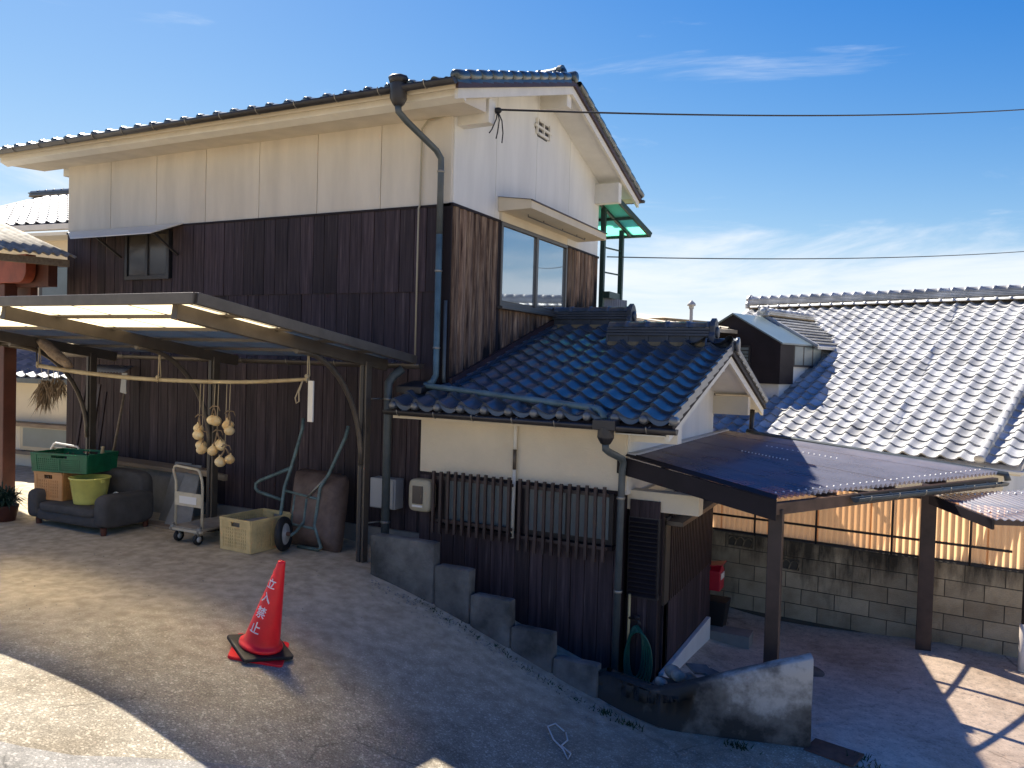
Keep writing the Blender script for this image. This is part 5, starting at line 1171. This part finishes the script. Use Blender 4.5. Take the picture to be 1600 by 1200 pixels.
# tray: shallow pressed pan, underside toward the yard
P=[]; n_=16
tc0=V((-1.73,-.46,.92)); ux_=V((.74,.02,-.03)); uz_=V((.06,-.20,-.86)); un=ux_.cross(uz_).normalized()
if un.y>0: un=-un
for i in range(n_+1):
    row=[]
    for j in range(n_+1):
        u=i/n_; v=j/n_
        e=min(u,1-u,v*.8,(1-v)*.8); dpt=.15*min(1,e*7)**.8
        # rounded corners
        cu,cv=(u-.5)*2,(v-.5)*2; rn=(abs(cu)**9+abs(cv)**9)**(1/9); k_=1/max(1,rn) if rn>0 else 1
        q=tc0+ux_*(.5+cu*k_*.5)+uz_*(.5+cv*k_*.5)+un*(dpt-.10); row.append(q)
    P.append(row)
MB().grid(P).build('tray','barrow_tray',wbw,solid=.006)
# traffic cone --------------------------------------------------------
cx_,cy__=.13,-2.83; nrm=gnorm(cx_,cy__,.4); nrm=V((nrm.x+.055,nrm.y-.0,nrm.z)).normalized()
cone=thing('traffic_cone','red traffic cone with white keep-out characters on black rubber weight','traffic cone',(cx_,cy__,gz(cx_,cy__)+.004))
cone.rotation_euler=nrm.to_track_quat('Z','Y').to_euler()
cone.scale=(1.05,1.05,1.05)
def sq(w_,h0,h1,a,rc=.03):
    pts=[]
    for (sx_,sy_,a0) in ((1,1,0),(-1,1,90),(-1,-1,180),(1,-1,270)):
        for k in range(5): t_=R(a0+90*k/4); pts.append((sx_*(w_/2-rc)+rc*math.cos(t_),sy_*(w_/2-rc)+rc*math.sin(t_)))
    ca,sa=math.cos(a),math.sin(a); return [(x_*ca-y_*sa,x_*sa+y_*ca,h0) for x_,y_ in pts]
MB().prism(sq(.385,.0,.02,R(22)),(0,0,.022)).build('base','cone_red',cone,bevel=.005)
MB().prism(sq(.375,.023,.05,R(52),.02),(0,0,.026)).build('rubber_weight','rubber',cone,bevel=.005)
CH=.70; cr0,cr1=.128,.030
prof=[(.150,.050),(.157,.056),(.157,.070),(.148,.080),(.132,.084),(cr0,.098),(cr0-.002,.104)]
for k in range(1,13): f=k/12; prof.append((cr0+(cr1-cr0)*f,.104+(CH-.03-.104)*f))
prof+=[(.028,CH-.012),(.020,CH-.003),(.001,CH)]
cb_=MB().lathe(prof,(0,0,0),(0,0,1),40).build('cone_body','cone_red',cone)
# lettering wrapped on the cone
def cone_r(z): return cr0+(cr1-cr0)*(z-.104)/(CH-.03-.104)
_inv=cone.rotation_euler.to_matrix().inverted(); _dv=_inv@(V((4.5,-7.35,0))-V((cx_,cy__,0))); base_a=math.atan2(_dv.y,_dv.x)-R(42)
for k,(chx,zc,sz) in enumerate((('\u7acb',.535,.075),('\u5165',.432,.080),('\u7981',.325,.084),('\u6b62',.215,.088))):
    cu=bpy.data.curves.new('txt','FONT'); cu.body=chx; cu.size=sz; cu.align_x='CENTER'; cu.align_y='CENTER'; cu.offset=.0012; cu.resolution_u=2
    to=bpy.data.objects.new('txt',cu); COL.objects.link(to)
    dg=bpy.context.evaluated_depsgraph_get(); me=bpy.data.meshes.new_from_object(to.evaluated_get(dg)); bpy.data.objects.remove(to)
    bm=bmesh.new(); bm.from_mesh(me); bmesh.ops.subdivide_edges(bm,edges=[e for e in bm.edges if e.calc_length()>.015],cuts=2)
    xs_=[v.co.x for v in bm.verts]; ys_=[v.co.y for v in bm.verts]; mxx,myy=((max(xs_)+min(xs_))/2,(max(ys_)+min(ys_))/2) if xs_ else (0,0)
    for v in bm.verts:
        z_=zc+v.co.y-myy; r_=cone_r(z_)+.0015; a=base_a+(v.co.x-mxx)/r_; v.co=V((r_*math.cos(a),r_*math.sin(a),z_))
    bm.to_mesh(me); bm.free(); me.materials.clear(); me.materials.append(MATS['letter_white'])
    o=bpy.data.objects.new('lettering',me); COL.objects.link(o); o.parent=cb_
# bamboo pole with hanging things -------------------------------------
bp_=[(-4.92,-1.36,1.965),(-4.25,-1.38,1.915),(-3.26,-1.40,1.873),(-2.65,-1.40,1.866),(-1.98,-1.41,1.872),(-1.36,-1.42,1.893),(-.66,-1.44,1.942)]
def bez(t):
    t=t*(len(bp_)-1); i=min(int(t),len(bp_)-2); f=t-i
    p0,p1,p2,p3=(V(bp_[max(0,min(len(bp_)-1,i+k))]) for k in (-1,0,1,2))
    return .5*((2*p1)+(-p0+p2)*f+(2*p0-5*p1+4*p2-p3)*f*f+(-p0+3*p1-3*p2+p3)*f**3)
bam=thing('bamboo_pole','long dry bamboo pole slung level under the carport beams','pole',(0,0,0))
pts=[];rs=[]
for k in range(97):
    t=k/96; pts.append(bez(t)); nd=(t*15)%1; rs.append((.026-.008*t)*(1+.18*math.exp(-((min(nd,1-nd))/.05)**2)))
MB().tube(pts,rs,10).build('culm','bamboo',bam)
for (x_,zb,zt) in ((-.66,1.93,2.27),(-2.77,1.86,2.20),(-4.90,1.96,2.22)):
    c=[p for p in pts]; p=min(pts,key=lambda q:abs(q.x-x_))
    q=MB().tube([(p.x,p.y-.02,p.z-.028),(p.x+.01,p.y-.035,p.z),(p.x,p.y-.01,p.z+.05),(p.x-.01,p.y,(p.z+zt)/2),(p.x+.0,p.y,zt)],.007,6); q.tube([(p.x-.02,p.y+.03,p.z),(p.x,p.y+.02,p.z+.04),(p.x+.0,p.y,zt)],.006,6)
    q.ball((p.x,p.y-.02,p.z+.03),.022,1,1,1,8,5); q.build('rope','twine',bam)
MB().tube([(-.70,-1.47,1.93),(-.74,-1.48,1.84),(-.78,-1.48,1.76),(-.765,-1.48,1.71),(-.73,-1.48,1.73),(-.735,-1.48,1.82),(-.70,-1.47,1.93)],.007,6).build('rope_loop','twine',bam)
ps=MB().box((-.03,-.008,-.36),(.03,.008,.03)).build('white_strip','white_paint'); ps.location=(-.605,-1.46,1.90); tag(ps,'pale flat strip hanging from the end of the bamboo pole','strip')
# onions in bunches
def onion(b,c,r): b.lathe([(.001,-r*.86),(r*.45,-r*.80),(r*.85,-r*.45),(r,0),(r*.88,r*.42),(r*.5,r*.78),(r*.2,r*1.0),(r*.12,r*1.3),(.001,r*1.32)],c,(random.uniform(-.2,.2),random.uniform(-.2,.2),1),16)
bun=[((-2.13,1.86),[(-2.155,-1.40,1.375),(-2.115,-1.44,1.315)],'lowest of the outer pair'),((-1.93,1.87),[(-1.965,-1.40,1.475),(-1.885,-1.42,1.470)],''),((-1.70,1.88),[(-1.735,-1.40,1.435),(-1.685,-1.43,1.385)],''),((-2.06,1.87),[(-2.115,-1.40,1.205),(-2.06,-1.44,1.165)],''),((-1.85,1.87),[(-1.925,-1.42,1.160),(-1.835,-1.39,1.215),(-1.87,-1.37,1.23)],''),((-1.77,1.88),[(-1.805,-1.43,1.055),(-1.715,-1.39,1.085)],'')]
lab=['onion bunch hanging on the outermost string beside the empty stretch of bamboo pole','onion bunch tied side by side, highest of the bunches under the pole','onion bunch with a dry bow of stalks on its own long string','onion pair hanging just below the outermost bunch','three onions with thick dry stalks in the middle of the lower row','lowest onion pair of all, hanging below the others']
for (sx_,sz_),ons,_ in bun:
    i=bun.index(((sx_,sz_),ons,_)); t=thing('onion_bunch',lab[i],'onions',(sum(p[0] for p in ons)/len(ons),-1.41,min(p[2] for p in ons)-.06),0,'onion bunches drying on the bamboo pole'); T=t.location
    top=max(p[2] for p in ons)+.13; mx_=sum(p[0] for p in ons)/len(ons)
    for p in ons:
        b=MB(); onion(b,V(p)-T,random.uniform(.052,.062)); b.build('onion','onion',t)
        MB().tube([V(p)-T+V((0,0,.05)),V((p[0]*.5+mx_*.5,-1.41,p[2]+.10))-T,V((mx_,-1.41,top))-T],[.012,.008,.007],6).build('stalk','straw',t)
    MB().tube([V((mx_,-1.41,top))-T,V((mx_+.004,-1.41,(top+sz_)/2))-T,V((mx_,-1.40,sz_))-T],.0045,5).build('string','twine',t)
    MB().tube([V((mx_-.05,-1.42,top-.01))-T,V((mx_-.01,-1.42,top+.02))-T,V((mx_+.06,-1.41,top+.015))-T,V((mx_+.085,-1.41,top-.03))-T],[.007,.008,.006,.004],5).build('stalk','straw',t)
# dried bundle and bark roll at the left end
db=thing('dried_bundle','shaggy brown bundle of dried stalks hanging from strings on the bamboo pole','dried stalks',(-4.68,-1.36,1.9))
b=MB(); rr=random.Random(9)
for k in range(320):
    lob=rr.random()<.7; x0=rr.gauss(-.08,.05) if lob else rr.gauss(.14,.04); z0=-.10-rr.uniform(0,.12)+(.0 if lob else .04); L=rr.uniform(.16,.36) if lob else rr.uniform(.12,.24); dx=rr.gauss(-.05,.07) if lob else rr.gauss(.0,.04); dy_=rr.gauss(0,.05); w_=.006
    p0=V((x0,rr.gauss(0,.03),z0)); p1=p0+V((dx*.5+rr.gauss(0,.015),dy_*.5,-L*.5)); p2=p0+V((dx,dy_,-L)); s_=V((w_*math.cos(k),w_*math.sin(k),0)); b.add([p0-s_,p0+s_,p1+s_,p1-s_,p2],[(0,1,2,3),(3,2,4)])
b.build('stalks','straw',db)
for x_ in (-.18,-.05,.06,.16): MB().tube([(x_,0,.04),(x_*.8,.0,-.14)],.005,5).build('string','string_white',db)
br=thing('bark_roll','rough brown roll of bark tied diagonally above the end of the bamboo pole','bark roll',(-4.62,-1.36,2.12))
b=MB().tube([(-.30,0,.13),(-.2,0,.115),(-.1,0,.06),(0,0,-.0),(.12,0,-.06),(.26,0,-.13),(.32,0,-.15)],[.03,.06,.068,.066,.062,.05,.02],14); b.v=[tuple(V(v)+noise.noise_vector(V(v)*25)*.012) for v in b.v]; b.build('roll','bark',br)
MB().tube([(-.33,0,.20),(-.34,0,.08),(-.30,-.02,-.05),(-.32,0,-.16)],.008,6).build('tie','cable',br)
# meter boxes on the wall
mt=thing('electric_meter','beige rounded electric meter box with dark glass window on annex wall','meter',(-.05,-.32,.745))
soft('meter_body',-.14,.14,-.085,.05,-.17,.17,mt,'meter_beige',bulge=0); MB().box((-.075,-.098,-.085),(.045,-.080,.10)).build('meter_glass','dark_glass',mt); MB().box((-.075,-.099,-.118),(.045,-.080,-.098)).build('meter_plate','pvc_white',mt)
gb=thing('junction_box','plain pale grey junction box on the dark wall behind the carport post','box',(-.66,-.06,.68)); MB().box((-.17,-.14,-.165),(.17,.02,.165)).build('box_body','grey_box',gb,bevel=.008); MB().box((-.16,-.152,-.155),(.15,-.141,.155)).build('box_cover','grey_box',gb,bevel=.006)

# loose grit and pebbles gathered along the wall foot and in the worn ground
gb2=MB(); rr=random.Random(21)
def pebble(x,y,r):
    z=gz(x,y); o_=[V((rr.uniform(.7,1.2)*r*math.cos(a),rr.uniform(.7,1.2)*r*math.sin(a),0)) for a in (0,1.26,2.5,3.77,5.03)]; c=V((x,y,z))
    gb2.add([c+p+V((0,0,-.002)) for p in o_]+[c+p*.6+V((0,0,r*rr.uniform(.5,.9))) for p in o_],[(0,1,6,5),(1,2,7,6),(2,3,8,7),(3,4,9,8),(4,0,5,9),(5,6,7,8,9)])
for k in range(260):
    t=rr.random(); x=-.2+2.5*t; pebble(x,-.98-abs(rr.gauss(0,.10)),rr.uniform(.004,.013))
for k in range(160): pebble(rr.uniform(2.2,4.4),rr.gauss(-1.35,.18),rr.uniform(.004,.012))
for k in range(220): pebble(rr.uniform(-3,3),rr.uniform(-4.2,-1.2),rr.uniform(.003,.008))
o=gb2.build('gravel','stone'); o['kind']='stuff'; o['label']='loose grit and small pebbles scattered along the wall foot'
